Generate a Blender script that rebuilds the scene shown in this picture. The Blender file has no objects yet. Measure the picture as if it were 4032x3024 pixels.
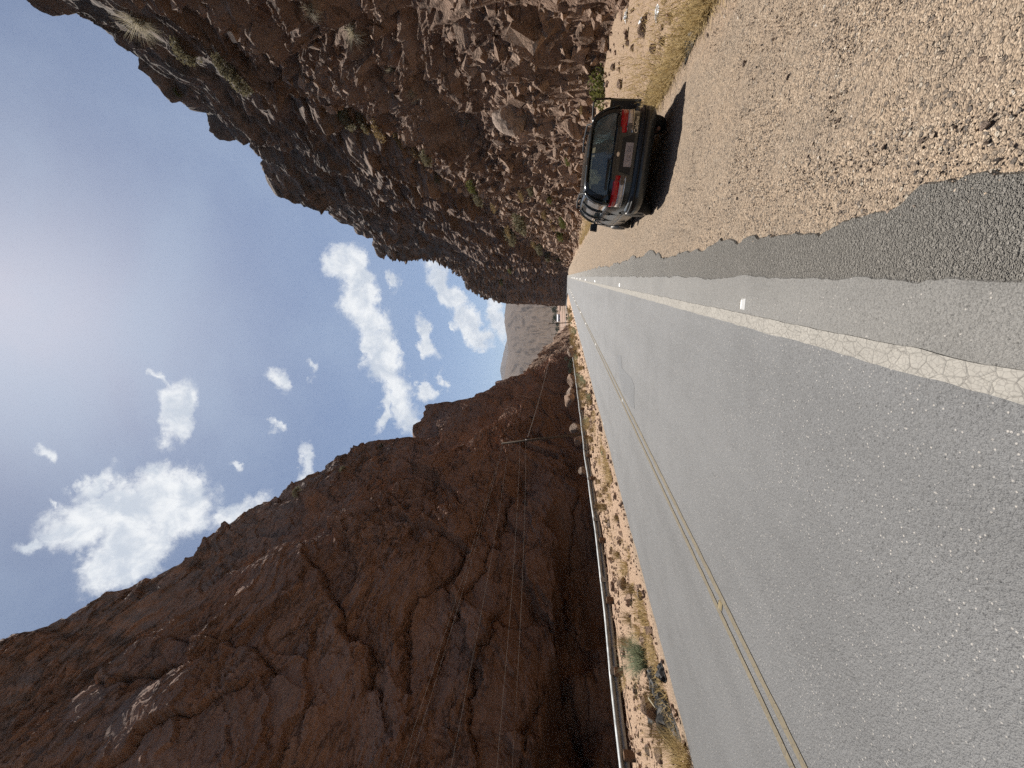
import bpy, math, random, time
import numpy as np
from mathutils import Vector, Matrix
from mathutils.bvhtree import BVHTree
random.seed(7); RNG = np.random.default_rng(11)
T0 = time.time()
scene = bpy.context.scene
col = scene.collection
R = math.radians

# ------------------------------------------------------------------ camera
FPX, CH = 1530.0, 1.78
def cam_axes():
    d = np.array([1512 - 1088.0, -(2218 - 2016.0), FPX]); f = d / np.linalg.norm(d)
    r = R(2.0); u0 = np.array([-math.sin(r), math.cos(r), 0.0])
    u = u0 - f * u0.dot(f); u /= np.linalg.norm(u)
    return np.array([np.cross(u, f), f, u])
CR = cam_axes()                       # rows: world X, Y, Z in (right, up, forward) of the upright camera
def ray(x, y):
    w = CR @ np.array([1512 - y, -(x - 2016.0), FPX]); return w / np.linalg.norm(w)
def gpt(x, y, z=0.0):
    w = ray(x, y); t = (z - CH) / w[2]; return np.array([0, 0, CH]) + t * w
cam = bpy.data.objects.new('camera', bpy.data.cameras.new('camera')); col.objects.link(cam)
rt, up, fw = CR[:, 0], CR[:, 1], CR[:, 2]
m = Matrix(((-up[0], rt[0], -fw[0], 0), (-up[1], rt[1], -fw[1], 0), (-up[2], rt[2], -fw[2], CH), (0, 0, 0, 1)))
cam.matrix_world = m                  # phone held on its side: the picture is turned by 90 degrees
cam.data.sensor_fit = 'HORIZONTAL'; cam.data.sensor_width = 36; cam.data.lens = FPX / 4032 * 36
cam.data.clip_start = 0.05; cam.data.clip_end = 20000
scene.camera = cam

# ------------------------------------------------------------------ noise
def h01(ix, iy, iz, seed):
    h = (ix.astype(np.int64) * 374761393 + iy.astype(np.int64) * 668265263 + iz * 2147483647 + seed * 1274126177) & 0xffffffff
    h = ((h ^ (h >> 13)) * 1274126177) & 0xffffffff
    h = ((h ^ (h >> 16)) * 2246822519) & 0xffffffff
    h = h ^ (h >> 15)
    return (h & 0xffffff) / float(0x1000000)
def vnoise(u, v, seed=0):
    iu = np.floor(u); iv = np.floor(v); fu = u - iu; fv = v - iv
    fu = fu * fu * fu * (fu * (fu * 6 - 15) + 10); fv = fv * fv * fv * (fv * (fv * 6 - 15) + 10)
    a = h01(iu, iv, 0, seed); b = h01(iu + 1, iv, 0, seed); c = h01(iu, iv + 1, 0, seed); d = h01(iu + 1, iv + 1, 0, seed)
    return (a + (b - a) * fu + (c - a) * fv + (a - b - c + d) * fu * fv) * 2 - 1
def fbm(u, v, seed=0, oct=4, gain=0.5):
    s = 0; a = 1.0
    for o in range(oct):
        s = s + a * vnoise(u * 2**o + 17.3 * o, v * 2**o - 9.1 * o, seed + o); a *= gain
    return s
def facet(u, v, seed, gmu, gmv, sp, off=0.5):
    """cellular rock faces: each cell is its own tilted plane; returns height and a per-cell random"""
    iu = np.floor(u); iv = np.floor(v)
    best = np.full(u.shape, 1e9); hh = np.zeros(u.shape); rid = np.zeros(u.shape)
    for du in (-1, 0, 1):
        for dv in (-1, 0, 1):
            cu = iu + du; cv = iv + dv
            px = cu + h01(cu, cv, 1, seed); py = cv + h01(cu, cv, 2, seed)
            dx = u - px; dy = v - py
            d = dx * dx + dy * dy
            k = d < best
            best = np.where(k, d, best)
            gu = gmu + sp * (2 * h01(cu, cv, 3, seed) - 1); gv = gmv + sp * (2 * h01(cu, cv, 4, seed) - 1)
            r5 = h01(cu, cv, 5, seed)
            hh = np.where(k, gu * dx + gv * dy + off * (r5 - 0.5), hh); rid = np.where(k, h01(cu, cv, 6, seed), rid)
    return hh, rid
def blur(d, n=1):
    for _ in range(n):
        p = np.pad(d, 1, 'edge'); d = 0.25 * p[1:-1, 1:-1] + 0.125 * (p[:-2, 1:-1] + p[2:, 1:-1] + p[1:-1, :-2] + p[1:-1, 2:]) + 0.0625 * (p[:-2, :-2] + p[2:, 2:] + p[:-2, 2:] + p[2:, :-2])
    return d
def sstep(a, b, x):
    t = np.clip((x - a) / (b - a), 0, 1); return t * t * (3 - 2 * t)

# ------------------------------------------------------------------ object helpers
def mesh_np(name, V, F, mat=None, smooth=False, parent=None, attrs=None):
    me = bpy.data.meshes.new(name); V = np.asarray(V, np.float32); F = np.asarray(F, np.int32)
    n, k = F.shape
    me.vertices.add(len(V)); me.vertices.foreach_set('co', V.ravel())
    me.loops.add(n * k); me.loops.foreach_set('vertex_index', F.ravel())
    me.polygons.add(n); me.polygons.foreach_set('loop_start', np.arange(0, n * k, k, dtype=np.int32))
    me.polygons.foreach_set('loop_total', np.full(n, k, np.int32))
    me.polygons.foreach_set('use_smooth', np.full(n, smooth, bool))
    for an, av in (attrs or {}).items():
        a = me.attributes.new(an, 'FLOAT', 'POINT'); a.data.foreach_set('value', np.asarray(av, np.float32))
    me.update(calc_edges=True); me.validate()
    o = bpy.data.objects.new(name, me)
    if mat: me.materials.append(mat)
    col.objects.link(o); o.parent = parent
    return o
def mesh_py(name, V, F, mat=None, smooth=False, parent=None):
    me = bpy.data.meshes.new(name); me.from_pydata([tuple(map(float, v)) for v in V], [], F); me.update()
    for p in me.polygons: p.use_smooth = smooth
    if mat: me.materials.append(mat)
    o = bpy.data.objects.new(name, me); col.objects.link(o); o.parent = parent
    return o
def grid_faces(nr, nc, flip=False):
    i = np.arange(nr * nc).reshape(nr, nc)
    a, b, c, d = i[:-1, :-1].ravel(), i[:-1, 1:].ravel(), i[1:, 1:].ravel(), i[1:, :-1].ravel()
    return np.stack([a, d, c, b] if flip else [a, b, c, d], 1)
def tag(o, label, cat, group=None):
    o['label'] = label; o['category'] = cat
    if group: o['group'] = group
    return o
def struct(o): o['kind'] = 'structure'; return o
def stuff(o, label, cat): o['kind'] = 'stuff'; o['label'] = label; o['category'] = cat; return o
def empty(name, loc, rot=(0, 0, 0)):
    o = bpy.data.objects.new(name, None); o.empty_display_size = 0.2; o.location = loc; o.rotation_euler = rot; col.objects.link(o); return o
def copy_tree(o, parent=None):
    c = o.copy(); col.objects.link(c)
    if parent: c.parent = parent
    for ch in list(o.children): copy_tree(ch, c)
    return c
class MB:
    def __init__(s): s.V = []; s.F = []
    def add(s, V, F):
        b = len(s.V); s.V += [tuple(v) for v in V]; s.F += [tuple(i + b for i in f) for f in F]
    def box(s, c, d, rz=0.0, taper=1.0):
        x, y, z = (q / 2 for q in d); ca, sa = math.cos(rz), math.sin(rz); V = []
        for dz in (-1, 1):
            k = taper if dz > 0 else 1
            for dx, dy in ((-1, -1), (1, -1), (1, 1), (-1, 1)):
                px, py = dx * x * k, dy * y * k
                V.append((c[0] + px * ca - py * sa, c[1] + px * sa + py * ca, c[2] + dz * z))
        s.add(V, [(3, 2, 1, 0), (4, 5, 6, 7), (0, 1, 5, 4), (1, 2, 6, 5), (2, 3, 7, 6), (3, 0, 4, 7)])
    def tube(s, pts, rad, n=8, cap=True):
        pts = [Vector(p) for p in pts]
        if not hasattr(rad, '__len__'): rad = [rad] * len(pts)
        V = []; prev = None
        for i, p in enumerate(pts):
            t = (pts[min(i + 1, len(pts) - 1)] - pts[max(i - 1, 0)]).normalized()
            a = (Vector((0, 0, 1)) if abs(t.z) < 0.95 else Vector((1, 0, 0))) if prev is None else prev
            u = (a - t * a.dot(t)).normalized(); w = t.cross(u); prev = u
            for k in range(n):
                an = 2 * math.pi * k / n; V.append(p + (u * math.cos(an) + w * math.sin(an)) * rad[i])
        F = []
        for i in range(len(pts) - 1):
            for k in range(n):
                k2 = (k + 1) % n; F.append((i * n + k, i * n + k2, (i + 1) * n + k2, (i + 1) * n + k))
        if cap: F.append(tuple(range(n - 1, -1, -1))); F.append(tuple((len(pts) - 1) * n + k for k in range(n)))
        s.add(V, F)
    def lathe(s, prof, c, n=24, axis='x'):
        V = []; 
        for (a, r) in prof:
            for k in range(n):
                an = 2 * math.pi * k / n; p, q = r * math.cos(an), r * math.sin(an)
                V.append((c[0] + a, c[1] + p, c[2] + q) if axis == 'x' else (c[0] + p, c[1] + q, c[2] + a))
        F = []
        for i in range(len(prof) - 1):
            for k in range(n):
                k2 = (k + 1) % n; F.append((i * n + k, i * n + k2, (i + 1) * n + k2, (i + 1) * n + k))
        F.append(tuple(range(n))[::-1]); F.append(tuple((len(prof) - 1) * n + k for k in range(n)))
        s.add(V, F)
    def build(s, name, mat, parent=None, smooth=False): return mesh_py(name, s.V, s.F, mat, smooth, parent)

# ------------------------------------------------------------------ materials
KA = 0.74        # overall level of the base colours
class NT:
    def __init__(s, name):
        s.m = bpy.data.materials.new(name); s.m.use_nodes = True; s.t = s.m.node_tree; s.n = s.t.nodes
        s.b = s.n['Principled BSDF']; s.tc = s.n.new('ShaderNodeTexCoord')
    def L(s, a, b): s.t.links.new(a, b)
    def N(s, ty, **kw):
        n = s.n.new('ShaderNode' + ty)
        for k, v in kw.items():
            if hasattr(n, k) and k not in n.inputs: setattr(n, k, v)
            else:
                i = n.inputs[k]
                if hasattr(v, 'links') or isinstance(v, bpy.types.NodeSocket): s.L(v, i)
                else: i.default_value = v
        return n
    def coord(s, sc=(1, 1, 1), rot=(0, 0, 0)):
        mp = s.N('Mapping'); s.L(s.tc.outputs['Object'], mp.inputs[0]); mp.inputs['Scale'].default_value = sc; mp.inputs['Rotation'].default_value = rot
        return mp.outputs[0]
    def noise(s, scale, detail=5, rough=0.6, vec=None, dist=0.0):
        n = s.N('TexNoise'); n.inputs['Scale'].default_value = scale; n.inputs['Detail'].default_value = detail
        n.inputs['Roughness'].default_value = rough; n.inputs['Distortion'].default_value = dist
        s.L(vec or s.tc.outputs['Object'], n.inputs['Vector']); return n.outputs['Fac']
    def vor(s, scale, vec=None, feature='F1', out='Color', rnd=1.0):
        n = s.N('TexVoronoi'); n.feature = feature; n.inputs['Scale'].default_value = scale
        n.inputs['Randomness'].default_value = rnd
        s.L(vec or s.tc.outputs['Object'], n.inputs['Vector']); return n.outputs[out]
    def ramp(s, fac, stops):
        r = s.N('ValToRGB'); e = r.color_ramp.elements
        while len(e) < len(stops): e.new(0.5)
        for i, (p, c) in enumerate(stops):
            e[i].position = p; e[i].color = (*c, 1) if not isinstance(c, (int, float)) else (c, c, c, 1)
        s.L(fac, r.inputs[0]); return r.outputs[0]
    def mix(s, fac, a, b, mode='MIX'):
        n = s.N('Mix'); n.data_type = 'RGBA'; n.blend_type = mode
        for v, i in ((fac, 0), (a, 6), (b, 7)):
            if isinstance(v, bpy.types.NodeSocket): s.L(v, n.inputs[i])
            else: n.inputs[i].default_value = v if i == 0 else ((*v, 1) if len(v) == 3 else v)
        return n.outputs[2]
    def math(s, op, a, b=0.0, clamp=False):
        n = s.N('Math'); n.operation = op; n.use_clamp = clamp
        for v, i in ((a, 0), (b, 1)):
            if isinstance(v, bpy.types.NodeSocket): s.L(v, n.inputs[i])
            else: n.inputs[i].default_value = v
        return n.outputs[0]
    def sep(s, vec=None):
        n = s.N('SeparateXYZ'); s.L(vec or s.tc.outputs['Object'], n.inputs[0]); return n.outputs
    def attr(s, name):
        n = s.N('Attribute'); n.attribute_name = name; return n.outputs['Fac']
    def bump(s, h, strength=0.5, dist=0.05, prev=None):
        n = s.N('Bump'); n.inputs['Strength'].default_value = strength; n.inputs['Distance'].default_value = dist
        s.L(h, n.inputs['Height'])
        if prev: s.L(prev, n.inputs['Normal'])
        return n.outputs[0]
    def done(s, colr=None, rough=0.9, normal=None, metal=0.0, spec=0.3):
        if isinstance(colr, bpy.types.NodeSocket): s.L(s.mix(1.0, colr, (KA, KA, KA), 'MULTIPLY'), s.b.inputs['Base Color'])
        elif colr is not None: s.b.inputs['Base Color'].default_value = (*[x * KA for x in colr], 1)
        if isinstance(rough, bpy.types.NodeSocket): s.L(rough, s.b.inputs['Roughness'])
        else: s.b.inputs['Roughness'].default_value = rough
        if normal: s.L(normal, s.b.inputs['Normal'])
        s.b.inputs['Metallic'].default_value = metal; s.b.inputs['Specular IOR Level'].default_value = spec
        return s.m
def plain(name, c, rough=0.6, metal=0.0, var=0.25, scale=6.0, spec=0.4, bump=0.0):
    k = NT(name); n = k.noise(scale, 6, 0.65)
    a = tuple(max(0, x * (1 - var)) for x in c); b = tuple(min(1, x * (1 + var)) for x in c)
    cc = k.ramp(n, [(0.3, a), (0.7, b)])
    return k.done(cc, rough, k.bump(n, bump, 0.02) if bump else None, metal, spec)

def mat_rock(name, c1, c2, c3, cdark, zlo, zhi, darkamt, fine=1.0, lay=(0.25, 0.25, 1.6), crk=1.0):
    k = NT(name)
    lv = k.coord(lay, (0.12, 0.2, 0))
    n1 = k.noise(0.35, 4, 0.62, lv, 0.6); n2 = k.noise(2.3 * fine, 5, 0.7); n3 = k.noise(0.07, 2, 0.6); n4 = k.noise(11 * fine, 4, 0.72)
    base = k.ramp(n1, [(0.30, c1), (0.52, c2), (0.72, c3)])
    tint = k.attr('tint')
    base = k.mix(0.55, base, k.ramp(tint, [(0.0, tuple(x * 0.75 for x in c1)), (0.6, c2), (1.0, tuple(min(1, x * 1.12) for x in c3))]))
    base = k.mix(k.ramp(n2, [(0.35, 0.0), (0.75, 0.5)]), base, tuple(x * 0.62 for x in c2))
    base = k.mix(k.ramp(n4, [(0.5, 0.0), (0.8, 0.35)]), base, tuple(min(1, x * 1.3) for x in c3))
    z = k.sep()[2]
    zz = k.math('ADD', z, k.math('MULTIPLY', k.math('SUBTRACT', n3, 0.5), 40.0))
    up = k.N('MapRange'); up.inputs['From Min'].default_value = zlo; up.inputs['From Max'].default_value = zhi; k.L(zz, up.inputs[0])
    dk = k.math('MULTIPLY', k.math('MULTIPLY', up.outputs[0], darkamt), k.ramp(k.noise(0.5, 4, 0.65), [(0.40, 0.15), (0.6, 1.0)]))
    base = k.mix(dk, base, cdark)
    ck = k.noise(0.16 * fine, 5, 0.6, k.coord((1, 0.45, 1.9), (0.65, 0.3, 0.2)), 0.15); ck2 = k.noise(0.55 * fine, 4, 0.6, k.coord((1, 0.5, 2.0), (-0.5, 0.1, 0.4)), 0.1)
    base = k.mix(1.0, base, k.ramp(ck, [(0.5 - 0.025 * crk, 1.0), (0.5, 0.45 / crk), (0.51, 1.0)]), 'MULTIPLY'); base = k.mix(1.0, base, k.ramp(ck2, [(0.5 - 0.016 * crk, 1.0), (0.5, 0.6 / crk), (0.51, 1.0)]), 'MULTIPLY')
    nb = k.bump(k.noise(1.5 * fine, 5, 0.7), 0.9, 0.30)
    nb = k.bump(n4, 0.6, 0.05, nb)
    return k.done(base, 0.95, nb, spec=0.15)
M = {}
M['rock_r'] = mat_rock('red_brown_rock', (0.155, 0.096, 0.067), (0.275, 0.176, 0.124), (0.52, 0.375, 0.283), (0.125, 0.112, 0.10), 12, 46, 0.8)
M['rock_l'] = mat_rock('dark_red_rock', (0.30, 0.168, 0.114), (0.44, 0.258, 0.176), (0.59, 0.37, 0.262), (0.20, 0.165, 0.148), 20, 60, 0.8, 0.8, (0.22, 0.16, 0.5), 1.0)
M['rubble'] = mat_rock('broken_rock', (0.33, 0.212, 0.150), (0.53, 0.365, 0.265), (0.72, 0.535, 0.41), (0.2, 0.17, 0.15), 500, 900, 0.0, 2.5)
M['rock_pale'] = mat_rock('pale_pink_rock', (0.40, 0.29, 0.22), (0.50, 0.38, 0.30), (0.58, 0.46, 0.38), (0.2, 0.17, 0.15), 500, 900, 0.0, 2.5)
def m_gravel():
    k = NT('gravel'); P = k.tc.outputs['Object']
    w = k.N('Vector' + 'Math'); w.operation = 'MULTIPLY_ADD'
    nz = k.N('TexNoise'); nz.inputs['Scale'].default_value = 30; k.L(P, nz.inputs['Vector'])
    k.L(nz.outputs['Color'], w.inputs[0]); w.inputs[1].default_value = (0.02, 0.02, 0.02); k.L(P, w.inputs[2])
    P2 = w.outputs[0]
    c1 = k.vor(42, P2); c2 = k.vor(110, P2); d1 = k.vor(42, P2, out='Distance'); d2 = k.vor(110, P2, out='Distance')
    def bw(c): 
        s = k.N('SeparateColor'); k.L(c, s.inputs[0]); return s.outputs
    s1 = bw(c1); s2 = bw(c2)
    base = k.ramp(s2[0], [(0.0, (0.15, 0.12, 0.095)), (0.3, (0.37, 0.282, 0.205)), (0.8, (0.53, 0.41, 0.295)), (1.0, (0.68, 0.555, 0.425))])
    peb = k.ramp(s1[1], [(0.0, (0.12, 0.105, 0.095)), (0.3, (0.28, 0.23, 0.185)), (0.6, (0.44, 0.35, 0.26)), (0.9, (0.55, 0.44, 0.33)), (1.0, (0.62, 0.55, 0.45))])
    on = k.ramp(s1[0], [(0.58, 0.0), (0.60, 1.0)])
    on = k.math('MULTIPLY', on, k.ramp(d1, [(0.45, 1.0), (0.6, 0.0)]))
    cc = k.mix(on, base, peb)
    big = k.noise(0.6, 4, 0.65, k.coord((1.8, 0.5, 1)))
    cc = k.mix(k.ramp(big, [(0.45, 0.0), (0.75, 0.25)]), cc, (0.46, 0.34, 0.235))
    tone = k.noise(1.7, 5, 0.7, k.coord((1.5, 0.6, 1)))
    cc = k.mix(k.ramp(tone, [(0.35, 0.35), (0.6, 0.0)]), cc, (0.26, 0.22, 0.18))
    # dirt colour changes: reddish earth on the verges
    x = k.sep()[0]
    red = k.N('MapRange'); k.L(k.math('ADD', x, k.math('MULTIPLY', tone, 1.5)), red.inputs[0]); red.inputs['From Min'].default_value = 3.6; red.inputs['From Max'].default_value = 4.4
    lf = k.N('MapRange'); k.L(k.math('ADD', x, k.math('MULTIPLY', tone, 1.2)), lf.inputs[0]); lf.inputs['From Min'].default_value = -6.4; lf.inputs['From Max'].default_value = -7.0
    cc = k.mix(k.math('MULTIPLY', red.outputs[0], 0.75), cc, k.ramp(s2[1], [(0, (0.40, 0.27, 0.18)), (1, (0.62, 0.45, 0.31))]))
    cc = k.mix(k.math('MULTIPLY', lf.outputs[0], 0.85), cc, k.ramp(s2[1], [(0, (0.40, 0.245, 0.165)), (0.6, (0.65, 0.46, 0.32)), (1, (0.74, 0.56, 0.40))]))
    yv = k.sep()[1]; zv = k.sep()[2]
    gorge_shade = k.N('MapRange'); k.L(zv, gorge_shade.inputs[0]); gorge_shade.inputs['From Min'].default_value = -0.9; gorge_shade.inputs['From Max'].default_value = -2.0
    cc = k.mix(gorge_shade.outputs[0], cc, k.ramp(tone, [(0.3, (0.07, 0.05, 0.035)), (0.7, (0.14, 0.098, 0.066))]))  # gorge ground painted dark to stand for shade and keep the cliff base dim
    fv = k.N('MapRange'); k.L(yv, fv.inputs[0]); fv.inputs['From Min'].default_value = 180; fv.inputs['From Max'].default_value = 300
    fn = k.noise(0.035, 5, 0.65)
    cc = k.mix(fv.outputs[0], cc, k.ramp(fn, [(0.35, (0.16, 0.125, 0.08)), (0.5, (0.30, 0.20, 0.145)), (0.65, (0.42, 0.30, 0.23))]))
    h = k.math('ADD', k.math('MULTIPLY', on, 0.7), k.math('SUBTRACT', 0.5, k.math('MULTIPLY', d2, 0.5)))
    nb = k.bump(h, 1.0, 0.022); nb = k.bump(tone, 0.4, 0.08, nb)
    return k.done(cc, 0.95, nb, spec=0.15)
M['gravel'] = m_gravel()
def m_asphalt(name, c, spk, coarse=0.0, worn=0.0):
    k = NT(name); P = k.tc.outputs['Object']
    def bw(cc):
        s = k.N('SeparateColor'); k.L(cc, s.inputs[0]); return s.outputs
    a = bw(k.vor(150)); b = bw(k.vor(55)); db = k.vor(55, out='Distance')
    lo = tuple(x * 0.72 for x in c); hi = tuple(x * 1.3 for x in c)
    cc = k.ramp(a[0], [(0.0, lo), (0.5, c), (1.0, hi)])
    on = k.math('MULTIPLY', k.ramp(b[0], [(1 - spk - 0.02, 0.0), (1 - spk, 1.0)]), k.ramp(db, [(0.2, 1.0), (0.34, 0.0)]))
    cc = k.mix(on, cc, (0.50, 0.47, 0.43))
    on2 = k.math('MULTIPLY', k.ramp(b[1], [(0.90, 0.0), (0.92, 1.0)]), k.ramp(db, [(0.25, 1.0), (0.4, 0.0)]))
    cc = k.mix(on2, cc, tuple(x * 0.4 for x in c))
    st = k.noise(1.0, 5, 0.65, k.coord((1.6, 0.10, 1))); sp = k.noise(0.55, 6, 0.7)
    cc = k.mix(k.ramp(st, [(0.38, 0.30), (0.62, 0.0)]), cc, tuple(x * 0.6 for x in c))
    cc = k.mix(k.ramp(sp, [(0.28, 0.42), (0.47, 0.0)]), cc, tuple(x * 0.66 for x in c)); cc = k.mix(k.ramp(sp, [(0.45, 0.0), (0.75, 0.35)]), cc, tuple(min(1, x * 1.45) for x in c))
    xx = k.sep()[0]; wb = k.math('COSINE', k.math('MULTIPLY', k.math('ADD', xx, 1.95), 4.19)); cc = k.mix(k.math('MULTIPLY', k.math('ADD', k.math('MULTIPLY', wb, 0.5), 0.5), k.ramp(sp, [(0.3, 0.05), (0.7, 0.30)])), cc, tuple(x * 1.35 for x in c))
    blot = k.noise(3.0, 4, 0.6, k.coord((2.5, 0.55, 1)))
    cc = k.mix(k.ramp(blot, [(0.66, 0.0), (0.76, 0.42)]), cc, tuple(x * 0.5 for x in c))
    h = k.math('ADD', k.math('MULTIPLY', k.vor(55, out='Distance'), -0.7), k.math('MULTIPLY', k.vor(150, out='Distance'), -0.5))
    return k.done(cc, 0.6, k.bump(h, 0.7 + coarse, 0.010 + 0.02 * coarse), spec=0.45)
M['asphalt'] = m_asphalt('asphalt', (0.148, 0.150, 0.152), 0.13)
M['asphalt_old'] = m_asphalt('old_asphalt', (0.185, 0.180, 0.169), 0.05)
M['asphalt_coarse'] = m_asphalt('coarse_asphalt', (0.255, 0.240, 0.213), 0.35, 0.6)
M['asphalt_patch'] = m_asphalt('patched_asphalt', (0.125, 0.13, 0.136), 0.03)
def m_paint(name, c, crack, under, wear):
    k = NT(name)
    wv = k.coord((1, 0.8, 1))
    e = k.vor(15, wv, 'DISTANCE_TO_EDGE', 'Distance'); e2 = k.vor(42, wv, 'DISTANCE_TO_EDGE', 'Distance')
    n = k.noise(40, 5, 0.7); nb = k.noise(5, 5, 0.6)
    cc = k.ramp(nb, [(0.3, tuple(x * 0.8 for x in c)), (0.7, c)])
    cc = k.mix(k.ramp(n, [(0.50, 0.0), (0.72, wear)]), cc, under)
    cc = k.mix(k.ramp(e, [(0.0, crack * 0.8), (0.022, 0.0)]), cc, (0.09, 0.085, 0.08))
    cc = k.mix(k.ramp(e2, [(0.0, crack * 0.7), (0.07, 0.0)]), cc, (0.13, 0.12, 0.11))
    hb = k.math('MULTIPLY', k.ramp(e, [(0, 0.0), (0.08, 1.0)]), 1.0)
    return k.done(cc, 0.8, k.bump(hb, 0.5, 0.006), spec=0.3)
M['paint_white'] = m_paint('white_road_paint', (0.42, 0.40, 0.36), 0.8, (0.22, 0.21, 0.19), 0.75)
M['paint_yellow'] = m_paint('yellow_road_paint', (0.24, 0.20, 0.130), 0.8, (0.16, 0.16, 0.16), 1.0)
def m_leaf(name, c1, c2, trans=0.25):
    k = NT(name); n = k.noise(9, 3, 0.6); g = k.N('ObjectInfo')
    cc = k.ramp(n, [(0.3, c1), (0.7, c2)])
    k.done(cc, 0.8, spec=0.15)
    tb = k.N('BsdfTranslucent'); k.L(cc, tb.inputs[0]); mx = k.N('MixShader'); mx.inputs[0].default_value = trans
    out = k.n['Material Output']; k.L(k.b.outputs[0], mx.inputs[1]); k.L(tb.outputs[0], mx.inputs[2]); k.L(mx.outputs[0], out.inputs[0])
    return k.m
M['straw'] = m_leaf('dry_straw', (0.36, 0.26, 0.11), (0.60, 0.46, 0.24))
M['straw_brown'] = m_leaf('brown_straw', (0.20, 0.135, 0.06), (0.42, 0.31, 0.15))
M['straw_pale'] = m_leaf('pale_straw', (0.42, 0.38, 0.27), (0.66, 0.60, 0.46))
M['green_grass'] = m_leaf('blue_green_grass', (0.17, 0.20, 0.12), (0.38, 0.42, 0.28))
M['leaf_green'] = m_leaf('bush_leaf', (0.09, 0.10, 0.025), (0.22, 0.22, 0.07))
M['leaf_grey'] = m_leaf('grey_leaf', (0.13, 0.115, 0.065), (0.27, 0.24, 0.15))
M['leaf_far'] = m_leaf('far_leaf', (0.05, 0.065, 0.045), (0.10, 0.115, 0.075))
M['twig'] = plain('twig', (0.16, 0.11, 0.075), 0.9)
M['wood'] = plain('weathered_wood', (0.20, 0.125, 0.080), 0.9, 0, 0.35, 14, 0.2, 0.4)
M['pole_wood'] = plain('pole_wood', (0.115, 0.085, 0.06), 0.9, 0, 0.3, 5, 0.2, 0.3)
def m_galv():
    k = NT('galvanised_steel'); n = k.noise(7, 8, 0.7, k.coord((1, 0.3, 1))); n2 = k.noise(60, 3, 0.6)
    cc = k.ramp(n, [(0.35, (0.22, 0.235, 0.24)), (0.65, (0.50, 0.52, 0.53))])
    cc = k.mix(k.ramp(n2, [(0.55, 0.0), (0.8, 0.4)]), cc, (0.18, 0.18, 0.18))
    return k.done(cc, k.ramp(n2, [(0.3, 0.55), (0.7, 0.8)]), None, 0.55, 0.5)
M['galv'] = m_galv()
M['wire'] = plain('wire', (0.22, 0.19, 0.17), 0.7)
M['black'] = plain('black_plastic', (0.012, 0.012, 0.013), 0.45, 0, 0.3, 5)
M['black_film'] = plain('black_film', (0.015, 0.015, 0.016), 0.6, 0, 0.4, 9, 0.25, 0.6)
M['white_plastic'] = plain('white_plastic_film', (0.78, 0.80, 0.80), 0.4, 0, 0.1, 9, 0.5, 0.5)
M['pink_plastic'] = plain('pink_plastic_film', (0.62, 0.36, 0.36), 0.4, 0, 0.2, 9, 0.5, 0.5)
M['blue_plastic'] = plain('blue_plastic_film', (0.42, 0.55, 0.60), 0.4, 0, 0.2, 9, 0.5, 0.5)
M['green_glass'] = plain('green_bottle_glass', (0.05, 0.28, 0.14), 0.15)
M['cateye'] = plain('white_reflector_body', (0.80, 0.80, 0.78), 0.35, 0, 0.05)
M['cateye_lens'] = plain('reflector_lens', (0.20, 0.15, 0.08), 0.2, 0, 0.5, 60)
M['cateye_y'] = plain('yellow_reflector_body', (0.42, 0.34, 0.20), 0.4, 0, 0.08)
def m_carpaint():
    k = NT('dusty_green_grey_paint'); z = k.sep()[2]
    n = k.noise(3.2, 7, 0.65); n2 = k.noise(1.0, 5, 0.6, k.coord((1, 1, 2.5)))
    dz = k.N('MapRange'); k.L(z, dz.inputs[0]); dz.inputs['From Min'].default_value = 0.95; dz.inputs['From Max'].default_value = 0.30
    d = k.math('MULTIPLY', k.math('ADD', dz.outputs[0], 0.22), k.ramp(n, [(0.3, 0.35), (0.7, 1.0)]), True)
    cc = k.mix(k.math('MULTIPLY', d, 0.17), (0.011, 0.017, 0.017), (0.24, 0.22, 0.195))
    rg = k.N('MapRange'); k.L(d, rg.inputs[0]); rg.inputs['To Min'].default_value = 0.20; rg.inputs['To Max'].default_value = 0.6
    k.done(cc, rg.outputs[0], None, 0.25, 0.5); k.b.inputs['Coat Weight'].default_value = 0.5; k.b.inputs['Coat Roughness'].default_value = 0.12
    return k.m
M['paint'] = m_carpaint()
def m_glass(name='dusty_car_glass', d0=0.24, d1=0.50):
    k = NT(name); n = k.noise(2.5, 6, 0.65, k.coord((1, 1, 1.8)))
    tr = k.N('BsdfTransparent'); tr.inputs[0].default_value = (0.42, 0.50, 0.47, 1)
    gl = k.N('BsdfGlossy'); gl.inputs['Roughness'].default_value = 0.04; gl.inputs[0].default_value = (0.9, 0.95, 1, 1)
    fr = k.N('Fresnel'); fr.inputs[0].default_value = 1.5
    m1 = k.N('MixShader'); k.L(k.math('ADD', fr.outputs[0], 0.07), m1.inputs[0]); k.L(tr.outputs[0], m1.inputs[1]); k.L(gl.outputs[0], m1.inputs[2])
    df = k.N('BsdfDiffuse'); df.inputs[0].default_value = (0.22, 0.26, 0.235, 1)
    m2 = k.N('MixShader'); k.L(k.ramp(n, [(0.3, d0), (0.75, d1)]), m2.inputs[0]); k.L(m1.outputs[0], m2.inputs[1]); k.L(df.outputs[0], m2.inputs[2])
    k.L(m2.outputs[0], k.n['Material Output'].inputs[0]); return k.m
M['glass'] = m_glass(); M['glass_side'] = m_glass('dark_car_glass', 0.02, 0.10)
M['red_lens'] = plain('red_lens', (0.50, 0.012, 0.020), 0.15, 0, 0.3, 18)
M['clear_lens'] = plain('clear_lens', (0.80, 0.70, 0.62), 0.2, 0, 0.15, 25)
M['smoke_lens'] = plain('smoked_lens', (0.14, 0.11, 0.09), 0.2, 0, 0.2, 25)
M['chrome'] = plain('chrome', (0.75, 0.75, 0.74), 0.15, 1.0, 0.05)
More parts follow.
